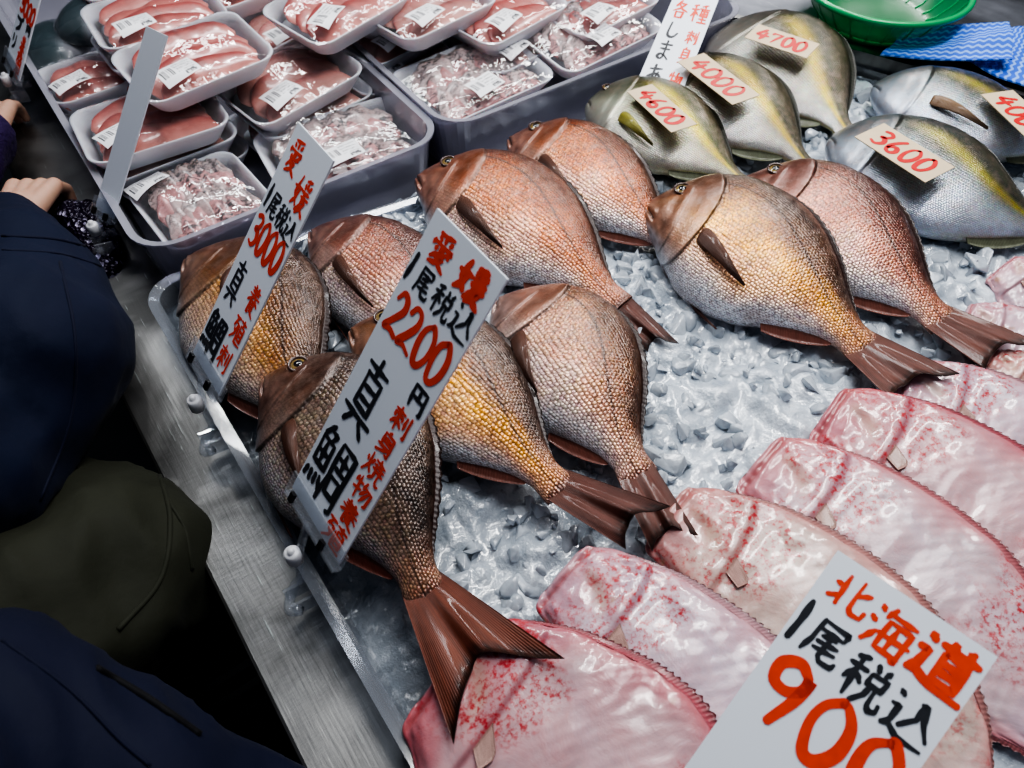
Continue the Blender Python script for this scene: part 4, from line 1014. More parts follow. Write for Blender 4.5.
# 北海道 sign in front (its foot is on the ice below the photo)
TLp = P(838, 550, .20); TRp = P(998, 657, .20); e5 = TRp-TLp; W = np.linalg.norm(e5); e5 /= W
BL = P(676, 855, .085); dn = BL-TLp; dn -= e5*np.dot(dn, e5); H5 = np.linalg.norm(dn); dn /= H5
print('S3', W, H5)
k = W/.108
sg, c, n, q = sign('price_sign', TLp, e5, dn, W, H5, 'large white sign reading 90 in the bottom right foreground', th=0.001,
  red=[('北', .008*k, .006*k, .028*k, .028*k, .0042), ('海', .038*k, .009*k, .030*k, .034*k, .0046), ('道', .068*k, .006*k, .038*k, .036*k, .0046),
       ('9', .004*k, .074*k, .036*k, .048*k, .0066), ('0', .038*k, .078*k, .036*k, .046*k, .0066), ('0', .072*k, .080*k, .034*k, .046*k, .0066)],
  black=[('1', -.003*k, .036*k, .018*k, .032*k, .0040), ('尾', .014*k, .040*k, .026*k, .030*k, .0042), ('税', .042*k, .044*k, .030*k, .034*k, .0044), ('込', .074*k, .046*k, .030*k, .034*k, .0044)], seed=41)
ft = c+dn*0.0
f0 = np.array([c[0]+dn[0]*0.02, c[1]+dn[1]*0.02, ZI-0.01])
tube('stand', [c-n*0.001, c+dn*0.03-n*0.001, np.array([c[0]+dn[0]*.05, c[1]+dn[1]*.05, ZI+0.005])], 0.003, M['clip'], sg, c, res=8)

# beige cards on the fish
def card(cor, z, text, label):
    TL, TR, BL = [P(x, y, z) for x, y in cor]
    ex_ = TR-TL; w = np.linalg.norm(ex_); ex_ /= w; ey_ = BL-TL; ey_ -= ex_*np.dot(ey_, ex_); h = np.linalg.norm(ey_); ey_ /= h
    m = len(text); cw = w*0.80/m
    sign('price_card', TL, ex_, ey_, w, h, label, red=[(ch, w*.09+i*cw, h*.16, cw*1.08, h*.68, .0050) for i, ch in enumerate(text)], th=0.0006, group='small beige price cards', seed=hash(text) % 97 if False else sum(map(ord, text)), cat='price card')
card([(759, 24), (820, 44), (747, 38)], .088, '4700', 'beige card with red 4700 lying on a fish')
card([(704, 53), (760, 95), (687, 69)], .085, '4000', 'beige card with red 4000 lying on a fish')
card([(652, 84), (697, 124), (630, 94)], .083, '4600', 'beige card with red 4600 lying on a fish')
card([(884, 123), (955, 167), (860, 140)], .087, '3600', 'beige card with red 3600 lying on a fish')
card([(1013, 90), (1068, 140), (987, 100)], .075, '4000', 'beige price card cut off by the right edge of the photo')

# ------------------------------------------------------------------ packed fish in foam trays
def rrect(hx, hy, r, z, n=7):
    pts = []
    for sx, sy, a0 in ((1, 1, 0), (-1, 1, 90), (-1, -1, 180), (1, -1, 270)):
        for k in range(n):
            a = math.radians(a0+90*k/(n-1)); pts.append((sx*(hx-r)+r*math.cos(a), sy*(hy-r)+r*math.sin(a), z))
    return pts
PH = 0.030
def pack(kind, w=0.20, d=0.15, seed=0, labelpos=(-0.04, -0.045), labrot=0.15, ns=4):
    rd = random.Random(seed)
    rt = bpy.data.objects.new('fish_pack', None); COL.objects.link(rt); rt.empty_display_size = .05
    hx, hy = w/2, d/2
    seq = [(0.80, 0.80, 0.0), (0.84, 0.84, 0.001), (0.97, 0.97, PH-0.006), (1.0, 1.0, PH), (0.995, 0.995, PH+0.0015), (0.96, 0.96, PH+0.0005), (0.93, 0.93, PH-0.006), (0.82, 0.82, 0.004)]
    V = []; n = 28
    for a, b, z in seq: V += rrect(hx*a, hy*b, 0.026, z)
    Fc = gridf(len(seq), n, True) + [tuple(range(n))[::-1], tuple(range((len(seq)-1)*n, len(seq)*n))]
    mesh('foam_tray', V, Fc, M['foam'], rt)
    # fillet slices, overlapping, leaning on each other
    for i in range(ns):
        y0 = -hy*0.62+i*(d*0.70)/(ns-0.2); nl, nc = 26, 14
        L = w*rd.uniform(.76, .84); wd = d*rd.uniform(.44, .54); V = []; C = []
        curv = rd.uniform(0.08, 0.22); ph = rd.uniform(0, 6)
        for a in range(nl):
            s = a/(nl-1)*2-1; taper = (1-abs(s)**3.2)**0.5
            for b in range(nc):
                t = 2*math.pi*b/nc; cy = math.cos(t)*wd/2*max(taper, .05); cz = math.sin(t)*0.0075*max(taper, .15)
                lean_ = math.radians(15+6*math.sin(i*2.1))
                y = cy*math.cos(lean_)-cz*math.sin(lean_); z = cy*math.sin(lean_)+cz*math.cos(lean_)
                y += y0 - curv*d*s*s*0.6
                z += 0.018+0.006*i/ns+0.0015*math.sin(s*7+ph)
                if kind == 'skin': z += 0.003*math.sin(s*17+ph)+0.002*math.sin(s*31+b)
                z = max(z, .006); yl = hy*(0.80+0.12*min(z, PH)/PH); V.append((s*L/2, max(-yl, min(yl, y)), min(z, .040)))
                e = (math.cos(t)+1)/2
                if kind == 'skin':
                    c = np.array((.70, .46, .43))*(1-e)+np.array((.58, .50, .48))*e if i % 3 else np.array((.66, .34, .33))
                elif kind == 'pale':
                    c = np.array((.62, .31, .26))*(1-e**4)+np.array((.40, .09, .08))*e**4
                else:
                    c = np.array((.68, .28, .23))*(1-e**3)+np.array((.42, .035, .03))*e**3
                    if abs(s-0.1*math.sin(i*3)) < 0.05: c = c*0.75
                C.append(tuple(c*rd.uniform(.93, 1.07)))
        o = mesh('fish_slice', V, gridf(nl, nc, True)+[tuple(range(nc)), tuple(range((nl-1)*nc, nl*nc))[::-1]], M['skinpiece' if kind == 'skin' else 'flesh'], rt, True, None, None, C)
    # stretched film
    nx, ny = 26, 20; V = []
    for a in range(nx):
        for b in range(ny):
            s = a/(nx-1)*2-1; t = b/(ny-1)*2-1
            # map square to rounded rect
            x = s*hx*(1-0.04*t**4); y = t*hy*(1-0.05*s**4)
            z = PH+0.0022+0.016*(1-s**4)*(1-t**4)*(0.8+0.25*math.sin(t*5+s*2))+0.0015*math.sin(s*23+t*11)*(1-s*s)
            V.append((x, y, z))
    mesh('plastic_wrap', V, gridf(nx, ny), M['wrap'], rt)
    # label
    lx, ly = labelpos; lw, lh = 0.056, 0.037; V = []; uv = []
    ca, sa = math.cos(labrot), math.sin(labrot)
    for a in range(7):
        for b in range(5):
            x0 = (a/6-.5)*lw; y0 = (b/4-.5)*lh; x = lx+x0*ca-y0*sa; y = ly+x0*sa+y0*ca
            s = x/hx; t = y/hy
            z = PH+0.004+0.016*max(0, 1-s**4)*max(0, 1-t**4)*(0.8+0.25*math.sin(t*5+s*2))+0.0015
            V.append((x, y, z)); uv.append((a/6, b/4))
    mesh('label_sticker', V, gridf(7, 5), M['label'], rt, True, None, uv)
    return rt
protos = {'red': pack('red', seed=1), 'red2': pack('red', seed=2, labelpos=(-.05, -.035), labrot=.35, ns=4), 'pale': pack('pale', seed=3, ns=3), 'skin': pack('skin', seed=4, w=.235, d=.15, labelpos=(-.01, -.04), ns=6), 'skin2': pack('skin', seed=5, w=.16, d=.16, ns=5, labelpos=(-.05, .06)),
          'small': pack('red', seed=6, w=.125, d=.125, ns=3, labelpos=(-.025, -.03))}
used = set()
def put(kind, x, y, z, label, yaw=0, tx=0, ty=0):
    src = protos[kind]
    if kind not in used: r = src; used.add(kind)
    else:
        r = src.copy(); COL.objects.link(r)
        for ch in list(src.children):
            k = ch.copy(); COL.objects.link(k); k.parent = r
    r.location = (x+0.022, y+(0.012 if y > 1.05 else 0), ZI+z); r.rotation_euler = (math.radians(tx), math.radians(ty), math.radians(yaw))
    tag(r, label, 'food pack', 'wrapped trays of cut fish')
ZB = -0.038
# stack by the edge-on sign (front left)
put('pale', .125, 1.115, ZB+.040, 'wrapped fillet pack directly below the pack under the edge-on sign', 2)
put('red2', .120, 1.105, ZB+.076, 'open faced pink fillet pack crossed by the edge-on sign, under the topmost one', -3)
put('pale', .135, 1.12, ZB+.002, 'lowest fillet pack of the stack by the left tray edge', 4)
put('red', .215, 1.135, ZB+.130, 'topmost white pack of red edged fillets right of the edge-on sign', 4, 4, -2)
put('small', .078, 1.315, ZB+.055, 'small square fillet pack below the top left sign, nearest the left rail', 3)
put('red', .215, 1.31, ZB+.120, 'fillet pack behind the topmost one, upper left', -2, 2)
put('pale', .215, 1.31, ZB+.080, 'fillet pack beneath the pack behind the topmost one', 1)
# middle stack
put('pale', .335, 1.10, ZB+.002, 'lowest pack of the middle stack behind the 3000 sign', 8)
put('pale', .345, 1.10, ZB+.036, 'third pack down in the middle stack behind the 3000 sign', 8, 2)
put('pale', .335, 1.10, ZB+.072, 'second pack down in the middle stack, its end jutting right', 10, 3, -4)
put('red2', .455, 1.145, ZB+.136, 'topmost pink fillet pack at the top centre left, tilted to the front', 14, 3, -3)
put('pale', .56, 1.19, ZB+.104, 'fillet pack just right of and under the top centre left pack', 12, 3)
put('pale', .545, 1.155, ZB+.064, 'fillet pack two below, its label showing at the right', 12, 3)
put('pale', .52, 1.13, ZB+.028, 'bottom fillet pack of the centre stack above the speckled skin pack', 10)
put('red', .69, 1.29, ZB+.100, 'fillet pack at the top edge right of centre', 12, 2)
put('pale', .70, 1.25, ZB+.064, 'fillet pack beneath the one at the top edge right of centre', 12)
put('red', .40, 1.38, ZB+.10, 'fillet pack at the top edge left of centre', 6)
put('red', .24, 1.52, ZB+.10, 'far fillet pack beyond the dark wrapped fish heads', 3)
put('red', .57, 1.42, ZB+.08, 'far fillet pack at the very top, behind the centre stack', 3)
# skin-on packs in front
put('skin2', .125, .965, ZB+.030, 'pack of grey speckled fish pieces at the front left inside the clear tub', 4, 3)
put('skin', .345, .975, ZB+.028, 'speckled fish pack half hidden behind the 3000 sign', -6, 4)
put('skin', .590, 0.985, ZB+.050, 'silvery mottled fish pack in the middle of the front row', 4, 8)
put('skin', .825, 0.985, ZB+.058, 'mottled fish pack at the right end of the front row', 6, 8)
put('skin', .93, 1.14, ZB+.050, 'mottled fish pack at the top, beside the white hiragana sign', 8, 6)
def putp(kind, px, py, z, *a):
    p = P(px, py, z+.03); put(kind, p[0]-.022, p[1]-.012, z, *a)
putp('pale', 506, 34, .012, 'fillet pack low down just left of the mottled middle pack', 10)
putp('red', 500, 8, .052, 'pink fillet pack at the top edge above the mottled front packs', 12, 2)
putp('red', 590, 0, .030, 'far fillet pack at the top edge near the white hiragana sign', 8)
putp('pale', 426, 4, .075, 'far pink pack at the top edge behind the tilted topmost pack', 10)
# filler layer under the upper stacks
put('pale', .42, 1.27, ZB+.06, 'fillet pack hidden low behind the middle stack', 4)
# dark wrapped heads of big fish
def heads(px, py, z, rx, ry, rz, rot, label):
    c = P(px, py, z); bm = bmesh.new(); bmesh.ops.create_uvsphere(bm, u_segments=48, v_segments=28, radius=1)
    C = []
    R = Matrix.Rotation(rot, 3, 'Z'); V = []; ca = math.cos(rot)
    for v in bm.verts:
        x, y, zz = v.co; k = 1-0.35*max(0, x)**2; q = R@Vector((x*rx, y*ry*k, zz*rz*k)); V.append(c+np.array(q))
        dk = float(sm(-0.95, -0.45, y+0.25*math.sin(x*4))); C.append(tuple(np.array((.50, .54, .58))*(1-dk)+np.array((.014, .045, .055))*dk))
    Fc = [tuple(v.index for v in f.verts) for f in bm.faces]; bm.free()
    rt = root('yellowtail_chunk', (c[0], c[1], c[2]-rz), label, 'fish', 'dark wrapped fish chunks')
    mesh('flesh', V, Fc, M['darkfish'], rt, True, rt.location, None, C)
    # wrap: slightly larger flattened shell
    V2 = [c+(np.array(v)-c)*(1.05+0.05*mnoise.noise(Vector((np.array(v)*38).tolist()))) for v in V]
    mesh('plastic_wrap', V2, Fc, M['wrap'], rt, True, rt.location)
M['darkfish'] = vcol_mat('dark_fish_skin', 0.4, 0.2, 40, 0.2, sss=0.0)
heads(54, 46, .02, .085, .060, .030, 1.2, 'dark green backed fish chunk in film right of the top left sign')
heads(98, 18, .05, .075, .055, .035, .5, 'rounded blue black fish chunk behind the fillet packs, top left')
heads(138, 0, .06, .06, .05, .03, .5, 'small dark fish chunk at the top edge of the photo, left')

# clear lavender tubs holding the packs
opentray('display_tub', 0.045, 0.475, 0.862, 1.75, ZI-0.043, ZI+0.055, M['tub'], 'translucent tub wall in front of the left packs, by the 3000 sign', 'tub', flare=0.012, r=0.045, rim=0.010, group='translucent tubs under the packs')
opentray('display_tub', 0.495, 1.09, 0.862, 1.75, ZI-0.043, ZI+0.062, M['tub'], 'translucent tub wall in front of the right packs, by the hiragana sign', 'tub', flare=0.012, r=0.045, rim=0.010, group='translucent tubs under the packs')

# ------------------------------------------------------------------ back counter, basket and cloth
sc_ = root('side_counter', (*(e1+pn*0.3)[:2], 0), 'dark steel side counter carrying the green basket and the blue cloth', 'counter')
oo = np.array(sc_.location)
prism('worktop', [A0, A1, A1+pn*0.7, A0+pn*0.7], ZI-0.01, ZI+0.03, M['darksteel'], sc_, oo)
prism('front_edge', [A0-pn*0.012, A1-pn*0.012, A1, A0], ZI-0.02, ZI+0.034, M['steel'], sc_, oo)
prism('cabinet', [A0+pn*0.03, A1+pn*0.03, A1+pn*0.68, A0+pn*0.68], 0.0, ZI-0.01, M['blackcloth'], sc_, oo)
def basket():
    c = P(888, 44, .033); rim = P(804, -14, .09); rim2 = P(967, -14, .09)
    R = np.linalg.norm(rim2-rim)/2; cc = (rim+rim2)/2; c = np.array([cc[0], cc[1], ZI+0.031]); H = 0.062
    rt = root('colander', c, 'round green plastic mesh basket on the dark steel counter', 'basket')
    def ring(nm, rr, z, tr, m, n=72, k=8):
        V = []
        for i in range(n):
            a = 2*math.pi*i/n
            for j in range(k):
                b = 2*math.pi*j/k; q = rr+tr*math.cos(b); V.append((q*math.cos(a), q*math.sin(a), z+tr*math.sin(b)))
        Fc = [(i*k+j, ((i+1) % n)*k+j, ((i+1) % n)*k+(j+1) % k, i*k+(j+1) % k) for i in range(n) for j in range(k)]
        return mesh(nm, V, Fc, m, rt)
    ring('rim', R, H, 0.0055, M['green'])
    prof = [(0.0, 0.004), (R*.30, .003), (R*.62, .006), (R*.72, .012), (R*.86, .034), (R*.97, H-.003)]
    n = 120; V = []
    for r_, z in prof:
        for i in range(n): a = 2*math.pi*i/n; V.append((r_*math.cos(a), r_*math.sin(a), z))
    mesh('mesh_wall', V, gridf(len(prof), n, True), M['greenmesh'], rt)
    ring('foot_ring', R*.66, .004, .004, M['green'])
    # ribs
    V = []; Fc = []
    for i in range(24):
        a = 2*math.pi*i/24; ca, sa = math.cos(a), math.sin(a); b = len(V)
        for r_, z in prof[2:]:
            for du, dw in ((-.0012, -.0015), (.0012, -.0015), (.0012, .0025), (-.0012, .0025)):
                V.append((r_*ca-sa*du, r_*sa+ca*du, z+dw))
        for q in range(len(prof[2:])-1):
            for k in range(4): Fc.append((b+q*4+k, b+q*4+(k+1) % 4, b+q*4+4+(k+1) % 4, b+q*4+4+k))
    mesh('ribs', V, Fc, M['green'], rt, False)
basket()
def wipe():
    pts = [(880, 54), (1012, 22), (1014, 62), (884, 56)]
    rt = root('wiping_cloth', P(960, 60, .031), 'blue zigzag patterned disposable cloth folded beside the green basket', 'cloth')
    off = np.array(rt.location)
    def sheet(nm, q, zz, seed, thick=.002):
        c4 = [P(x, y, z) for (x, y), z in zip(q, zz)]; nx, ny = 26, 16; V = []; uv = []
        for a in range(nx):
            for b in range(ny):
                s = a/(nx-1); t = b/(ny-1)
                p = (c4[0]*(1-s)+c4[1]*s)*(1-t)+(c4[3]*(1-s)+c4[2]*s)*t
                p = p+np.array([0, 0, .005*math.sin(s*5+seed)*math.sin(t*3)+.003*math.sin(t*9+s*4)]); V.append(p)
                uv.append((s*np.linalg.norm(c4[1]-c4[0])*1.0, t*np.linalg.norm(c4[3]-c4[0]+c4[2]-c4[1])/2))
        N = len(V); V2 = [p-np.array([0, 0, thick]) for p in V]; Fc = gridf(nx, ny)
        rim = [i*ny for i in range(nx)]+[(nx-1)*ny+j for j in range(1, ny)]+[i*ny+ny-1 for i in range(nx-2, -1, -1)]+[j for j in range(ny-2, 0, -1)]
        Fc2 = Fc+[tuple(i+N for i in f[::-1]) for f in Fc]+[(rim[k], rim[(k+1) % len(rim)], rim[(k+1) % len(rim)]+N, rim[k]+N) for k in range(len(rim))]
        mesh(nm, V+V2, Fc2, M['wipe'], rt, True, off, uv+uv)
    sheet('lower_fold', [(950, 56), (1000, 26), (1050, 28), (1040, 96)], (.040, .045, .045, .038), 1)
    sheet('upper_fold', [(905, 32), (1010, 20), (1012, 60), (880, 55)], (.058, .075, .062, .045), 3)
wipe()

# ------------------------------------------------------------------ people
def capsule_mesh(caps, voxel, smooth=6, fold=0.0, seed=0):
    bm = bmesh.new()
    for p0, r0, p1, r1 in caps:
        b2 = bmesh.new()
        for p, r in ((p0, r0), (p1, r1)):
            rr = r if not np.isscalar(r) else (r, r, r)
            g = bmesh.ops.create_icosphere(b2, subdivisions=3, radius=1)
            for v in g['verts']: v.co = Vector((v.co.x*rr[0]+p[0], v.co.y*rr[1]+p[1], v.co.z*rr[2]+p[2]))
        res = bmesh.ops.convex_hull(b2, input=b2.verts)
        for v in [v for v in b2.verts if not v.link_faces]: b2.verts.remove(v)
        inner = [g for g in res['geom_interior'] if isinstance(g, bmesh.types.BMVert) and g.is_valid]
        for v in inner: b2.verts.remove(v)
        tmp = bpy.data.meshes.new('t'); b2.to_mesh(tmp); b2.free(); bm.from_mesh(tmp); bpy.data.meshes.remove(tmp)
    me = bpy.data.meshes.new('t'); bm.to_mesh(me); bm.free()
    o = bpy.data.objects.new('t', me); COL.objects.link(o)
    m = o.modifiers.new('r', 'REMESH'); m.mode = 'VOXEL'; m.voxel_size = voxel
    m = o.modifiers.new('s', 'SMOOTH'); m.iterations = smooth; m.factor = 0.5
    dg = bpy.context.evaluated_depsgraph_get(); out = bpy.data.meshes.new_from_object(o.evaluated_get(dg))
    bpy.data.objects.remove(o); bpy.data.meshes.remove(me)
    if fold:
        n = len(out.vertices); V = np.empty(n*3); out.vertices.foreach_get('co', V); V = V.reshape(-1, 3)
        Nn = np.empty(n*3); out.vertices.foreach_get('normal', Nn); Nn = Nn.reshape(-1, 3)
        h = np.array([mnoise.noise(Vector((v[0]*9+seed, v[1]*9, v[2]*14)))+0.5*(1-abs(mnoise.noise(Vector((v[0]*17, v[1]*11+seed, v[2]*17))))*2) for v in V])
        V += Nn*(h*fold)[:, None]; out.vertices.foreach_set('co', V.ravel()); out.update()
    return out
def piece(name, caps, mat, rt, off, voxel=.012, smooth=6, fold=0.0, seed=0):
    caps = [(np.array(a)-off, r0, np.array(b)-off, r1) for a, r0, b, r1 in caps]
    me = capsule_mesh(caps, voxel, smooth, fold, seed); me.name = name; me.materials.clear()
    return link(name, me, mat, rt)
def hand_caps(wr, dirn, side, up, s=1.0, curl=0.6):
    """palm plus four fingers and a thumb; dirn forward, side toward the thumb, up = back of the hand"""
    wr, d, sd, u = [np.array(v, float) for v in (wr, dirn, side, up)]
    d /= np.linalg.norm(d); u -= d*np.dot(u, d); u /= np.linalg.norm(u); sd -= d*np.dot(sd, d)+u*np.dot(sd, u); sd /= np.linalg.norm(sd)
    caps = [(wr, .024*s, wr+d*.03*s, .024*s)]
    for k, off in enumerate((.030, .010, -.010, -.028)):
        b = wr+d*.080*s+sd*off*s*1.0; caps.append((wr+d*.02*s+sd*off*s*.6, .017*s, b, .0125*s))
        ln = (.040, .045, .042, .033)[k]*s; a = curl
        p1 = b+(d*math.cos(a)-u*math.sin(a))*ln; a2 = a+curl*1.1; p2 = p1+(d*math.cos(a2)-u*math.sin(a2))*ln*.62; a3 = a2+curl*.8; p3 = p2+(d*math.cos(a3)-u*math.sin(a3))*ln*.5
        caps += [(b, .0105*s, p1, .0092*s), (p1, .0092*s, p2, .0082*s), (p2, .0082*s, p3, .0070*s)]
    t0 = wr+d*.020*s+sd*.024*s; t1 = t0+(d*.7+sd*.75-u*.2)*.040*s; t2 = t1+(d*.95+sd*.15-u*.3)*.032*s
    caps += [(t0, .015*s, t1, .012*s), (t1, .0115*s, t2, .0095*s)]
    return caps
def person(x, y, face, sh_z, jacket, trouser, label, arms, hands, headr=True, hood=False, seed=0, cuffs=None, torso_r=(.15, .19), lean_=0.0, extra=None):
    off = np.array([x, y, 0.0]); rt = root('person', off, label, 'person')
    fx, fy = math.cos(face), math.sin(face); f = np.array([fx, fy, 0]); l = np.array([-fy, fx, 0]); z = np.array([0, 0, 1.0])
    c = np.array([x, y, 0.0]); top = c+f*lean_
    a, b = torso_r
    hip = 0.53*sh_z/0.82*1.0
    # ellipsoid radii in world axes (rough for the given facing)
    rad = (abs(fx)*a+abs(fy)*b, abs(fy)*a+abs(fx)*b, .12)
    jc = [(c+z*(hip-.02), (rad[0]*.95, rad[1]*.9, .10), top+z*(sh_z-.12), (rad[0], rad[1], .11)), (top+z*(sh_z-.10)+l*.10, .085, top+z*(sh_z-.10)-l*.10, .085), (top+z*(sh_z-.05), .075, top+z*(sh_z+.02), .062)]
    for arm in arms:
        for (p0, r0), (p1, r1) in zip(arm[:-1], arm[1:]): jc.append((p0, r0, p1, r1))
    if extra: jc += extra
    if hood: jc.append((top+z*(sh_z+.10)-f*.02, (.115, .115, .15), top+z*(sh_z+.13)-f*.02, (.11, .11, .13)))
    piece('jacket', jc, M[jacket], rt, off, .010, 6, .016, seed)
    tc = []
    for s in (-1, 1):
        h0 = c+l*.085*s+z*(hip+.02); kn = c+l*.10*s+f*.03+z*(hip*.53); an = c+l*.10*s+z*.10
        tc += [(h0, .098, kn, .068), (kn, .066, an, .050)]
    tc.append((c+z*(hip+.06)+l*.05, .12, c+z*(hip+.06)-l*.05, .12))
    piece('trousers', tc, M[trouser], rt, off, .014, 6, .005, seed+3)
    for s in (-1, 1):
        an = c+l*.10*s; piece('shoe', [(an+z*.05-f*.03, .042, an+z*.035+f*.14, .036)], M['blackcloth'], rt, off, .01, 4)
    hd = top+f*.02+z*(sh_z+.17)
    bc = [(top+z*(sh_z-.02), .055, hd-z*.06, .052), (hd-z*.02, (.075, .075, .085), hd+z*.03-f*.01, (.080, .080, .085)), (hd-z*.075+f*.035, .038, hd-z*.03+f*.02, .06),
          (hd+f*.088-z*.018, .010, hd+f*.078+z*.012, .007)]
    for s in (-1, 1): bc.append((hd+l*.080*s-z*.015, (.012, .012, .02), hd+l*.080*s+z*.008, (.012, .012, .022)))
    piece('body', bc, M['skin'], rt, off, .0065, 3)
    for s in (-1, 1):
        piece('eye', [(hd+f*.071+l*.030*s+z*.010, .010, hd+f*.072+l*.030*s+z*.010, .010)], M['eye_pupil'], rt, off, .003, 1)
    piece('mouth', [(hd+f*.075+l*.018-z*.055, .005, hd+f*.075-l*.018-z*.055, .005)], M['lid'], rt, off, .003, 1)
    piece('hair', [(hd+z*.050-f*.006, (.092, .092, .078), hd+z*.0-f*.034, (.086, .090, .092)), (hd+z*.085+f*.030, (.055, .062, .040), hd+z*.06, (.085, .085, .07))], M['hair'], rt, off, .008, 3)
    for hc in hands: piece('hand', hc, M['skin'], rt, off, .0028, 3)
    if cuffs: 
        for p, q, r in cuffs: piece('cuff', [(np.array(p), r, np.array(q), r)], M[jacket], rt, off, .006, 3)
    return rt
V3 = lambda *a: np.array(a, float)
# navy jacket, leaning over the rail
from mathutils.bvhtree import BVHTree
def seam(rt, pix, r, mat, name='seam'):
    """stitched seam or cord lying on the jacket"""
    jk = [c for c in rt.children if c.name.startswith('jacket')][0]; off = np.array(rt.location)
    bv = BVHTree.FromPolygons([v.co[:] for v in jk.data.vertices], [tuple(p.vertices) for p in jk.data.polygons])
    pts = []
    for x, y, z in catmull([(a, b, 0) for a, b in pix], 26):
        d = Vector(ray(x, y).tolist()).normalized(); h = bv.ray_cast(Vector((CAM-off).tolist()), d)
        if h[0] is not None: pts.append(np.array(h[0])+off)
    if len(pts) > 3: tube(name, pts, r, mat, rt, off, n=8)
hA = P(28, 192, .03)
pA = person(-.42, .84, 0.25, 1.22, 'navy', 'blackcloth', 'person in a navy jacket bending at the left edge with one bare hand showing',
  arms=[[(V3(-.28, .62, 1.06), .13), (V3(-.22, .66, .95), .105), (V3(-.115, .75, .975), .10), (V3(-.10, .90, .95), .08), (hA+V3(-.03, -.06, .0), .045)],
        [(V3(-.30, .95, 1.08), .09), (V3(-.25, 1.1, .96), .07)]],
  hands=[hand_caps(hA+V3(-.03, -.05, 0), V3(.55, .85, -.05), V3(-.8, .5, 0), V3(0, 0, 1), .95, .75)], seed=4, torso_r=(.17, .22))
# olive jacket beside
pB = person(-.56, .42, 0.1, 1.18, 'olive', 'blackcloth', 'person in an olive jacket whose bent elbow bulges below the navy jacket',
  arms=[[(V3(-.40, .40, .96), .12), (V3(-.142, .53, .84), .105), (V3(-.20, .66, .80), .09)], [(V3(-.40, .66, 1.0), .09), (V3(-.32, .72, .80), .08)]], hands=[], seed=9, torso_r=(.15, .19))
# dark blue jacket closest to the camera
pC = person(-.42, .03, 0.3, 1.34, 'navy2', 'blackcloth', 'person in a dark blue padded jacket filling the bottom left corner',
  arms=[[(V3(-.36, .22, 1.13), .10), (V3(-.245, .335, 1.0), .095), (V3(-.135, .19, .90), .085), (V3(-.11, .04, .86), .07)], [(V3(-.34, -.14, 1.2), .09), (V3(-.30, -.2, 1.0), .07)]], hands=[], seed=15, torso_r=(.14, .18))
seam(pA, [(2, 236), (60, 240), (110, 256), (130, 275)], .0022, M['navy2'])
seam(pA, [(2, 250), (60, 254), (108, 270), (129, 292)], .0016, M['navy2'])
seam(pA, [(60, 262), (75, 340), (70, 420), (40, 500)], .0018, M['navy2'])
seam(pB, [(158, 470), (170, 520), (160, 580), (118, 630)], .0028, M['olive'])
seam(pB, [(168, 500), (185, 530), (192, 570)], .0022, M['olive'])
seam(pC, [(96, 668), (150, 700), (200, 735)], .0030, M['blackcloth'], 'drawstring')
seam(pC, [(2, 640), (70, 690), (120, 740), (150, 766)], .0016, M['navy2'])
# far shopper with purple knit sleeve
hD = P(2, 112, .02)
person(-.46, 1.42, 0.0, 1.20, 'purple', 'blackcloth', 'person at the far left edge with a purple knitted sleeve, hand partly visible',
  arms=[[(V3(-.33, 1.22, 1.05), .075), (V3(-.15, 1.18, .93), .055), (hD+V3(-.04, -.07, 0), .042)], [(V3(-.35, 1.6, 1.05), .08), (V3(-.3, 1.7, .9), .06)]],
  hands=[hand_caps(hD+V3(-.035, -.05, 0), V3(.35, .95, 0), V3(-1, .3, 0), V3(0, 0, 1), .9, .5)], seed=21)
# sequinned bag between the navy sleeve and the rail
def bag():
    c = P(112, 232, -.03); off = np.array([c[0], c[1], c[2]-.06])
    rt = root('sequinned_bag', off, 'dark purple sequinned pouch below the foot of the edge-on sign', 'bag')
    piece('pouch', [(c+V3(-.035, .03, .0), (.030, .05, .045), c+V3(-.03, -.04, -.02), (.030, .05, .045))], M['sequin'], rt, off, .006, 4, .004, 3)
    piece('flap', [(c+V3(-.012, .02, .02), (.018, .04, .018), c+V3(-.010, -.03, .012), (.018, .04, .018))], M['sequin'], rt, off, .005, 3)
bag()
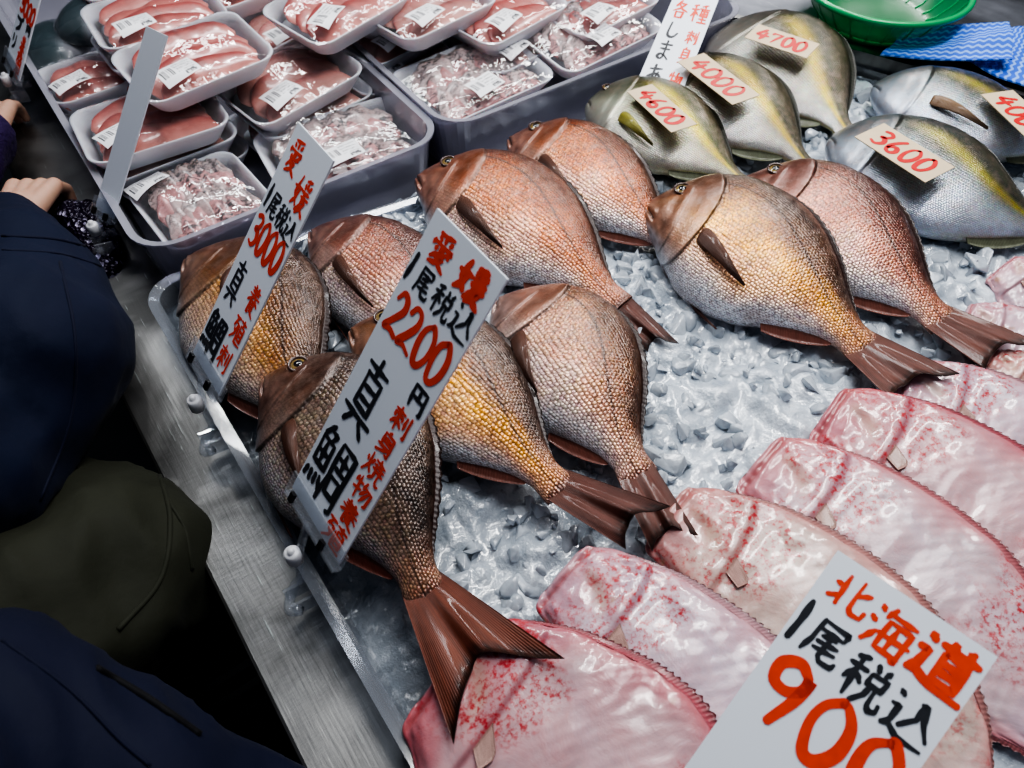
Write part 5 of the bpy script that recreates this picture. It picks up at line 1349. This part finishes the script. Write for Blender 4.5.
# dark slatted crate on the floor
def crate():
    c = np.array([-.17, .40, 0.0]); rt = root('slatted_crate', c, 'dark teal slatted plastic crate standing below the steel ledge', 'crate')
    for i in range(8):
        z = .05+i*.055
        for nm, lo, hi in (('slat', (.085, -.24, z), (.10, .24, z+.022)), ('slat', (-.10, -.24, z), (-.085, .24, z+.022))): box(nm, lo, hi, M['teal'], rt)
    for sx in (-.10, .085):
        for sy in (-.24, -.08, .065, .225): box('post', (sx, sy, 0), (sx+.015, sy+.015, .50), M['teal'], rt)
    for i in range(16): box('top_slat', (-.10, -.24+i*.0305, .50), (.10, -.225+i*.0305, .507), M['teal'], rt)
    box('base', (-.10, -.24, 0), (.10, .24, .02), M['teal'], rt)
crate()

# ------------------------------------------------------------------ light
w = bpy.data.worlds.new('world'); S.world = w; w.use_nodes = True
bg = w.node_tree.nodes['Background']; bg.inputs[0].default_value = (0.62, 0.72, 0.9, 1); bg.inputs[1].default_value = 0.20
def area(name, loc, tgt, sx, sy, power, col=(1, 1, 1)):
    l = bpy.data.lights.new(name, 'AREA'); l.shape = 'RECTANGLE'; l.size = sx; l.size_y = sy; l.energy = power; l.color = col
    o = bpy.data.objects.new(name, l); COL.objects.link(o); o.location = loc
    o.rotation_euler = (Vector(tgt)-Vector(loc)).to_track_quat('-Z', 'Y').to_euler(); return o
area('ceiling_tube', (1.15, 0.55, 2.5), (.75, .55, .9), .10, 1.6, 26, (1, .98, .96))
area('ceiling_tube', (0.75, 1.9, 2.6), (.6, .9, .9), 1.6, .10, 24, (.96, .98, 1))
area('ceiling_tube', (1.9, 1.4, 2.4), (.8, .6, .9), .10, 1.4, 22, (1, .98, .96))
area('ceiling_panel', (0.9, 0.3, 2.9), (.8, .5, .9), .8, .8, 16, (.95, .97, 1))
sp = bpy.data.lights.new('spot_lamp', 'SPOT'); sp.energy = 20; sp.spot_size = math.radians(50); sp.shadow_soft_size = .06
so = bpy.data.objects.new('spot_lamp', sp); COL.objects.link(so); so.location = (0.6, 2.0, 2.4); so.rotation_euler = (Vector((.45, .5, .9))-Vector(so.location)).to_track_quat('-Z', 'Y').to_euler()
S.view_settings.view_transform = 'AgX'; S.view_settings.look = 'AgX - High Contrast'; S.view_settings.exposure = -0.55
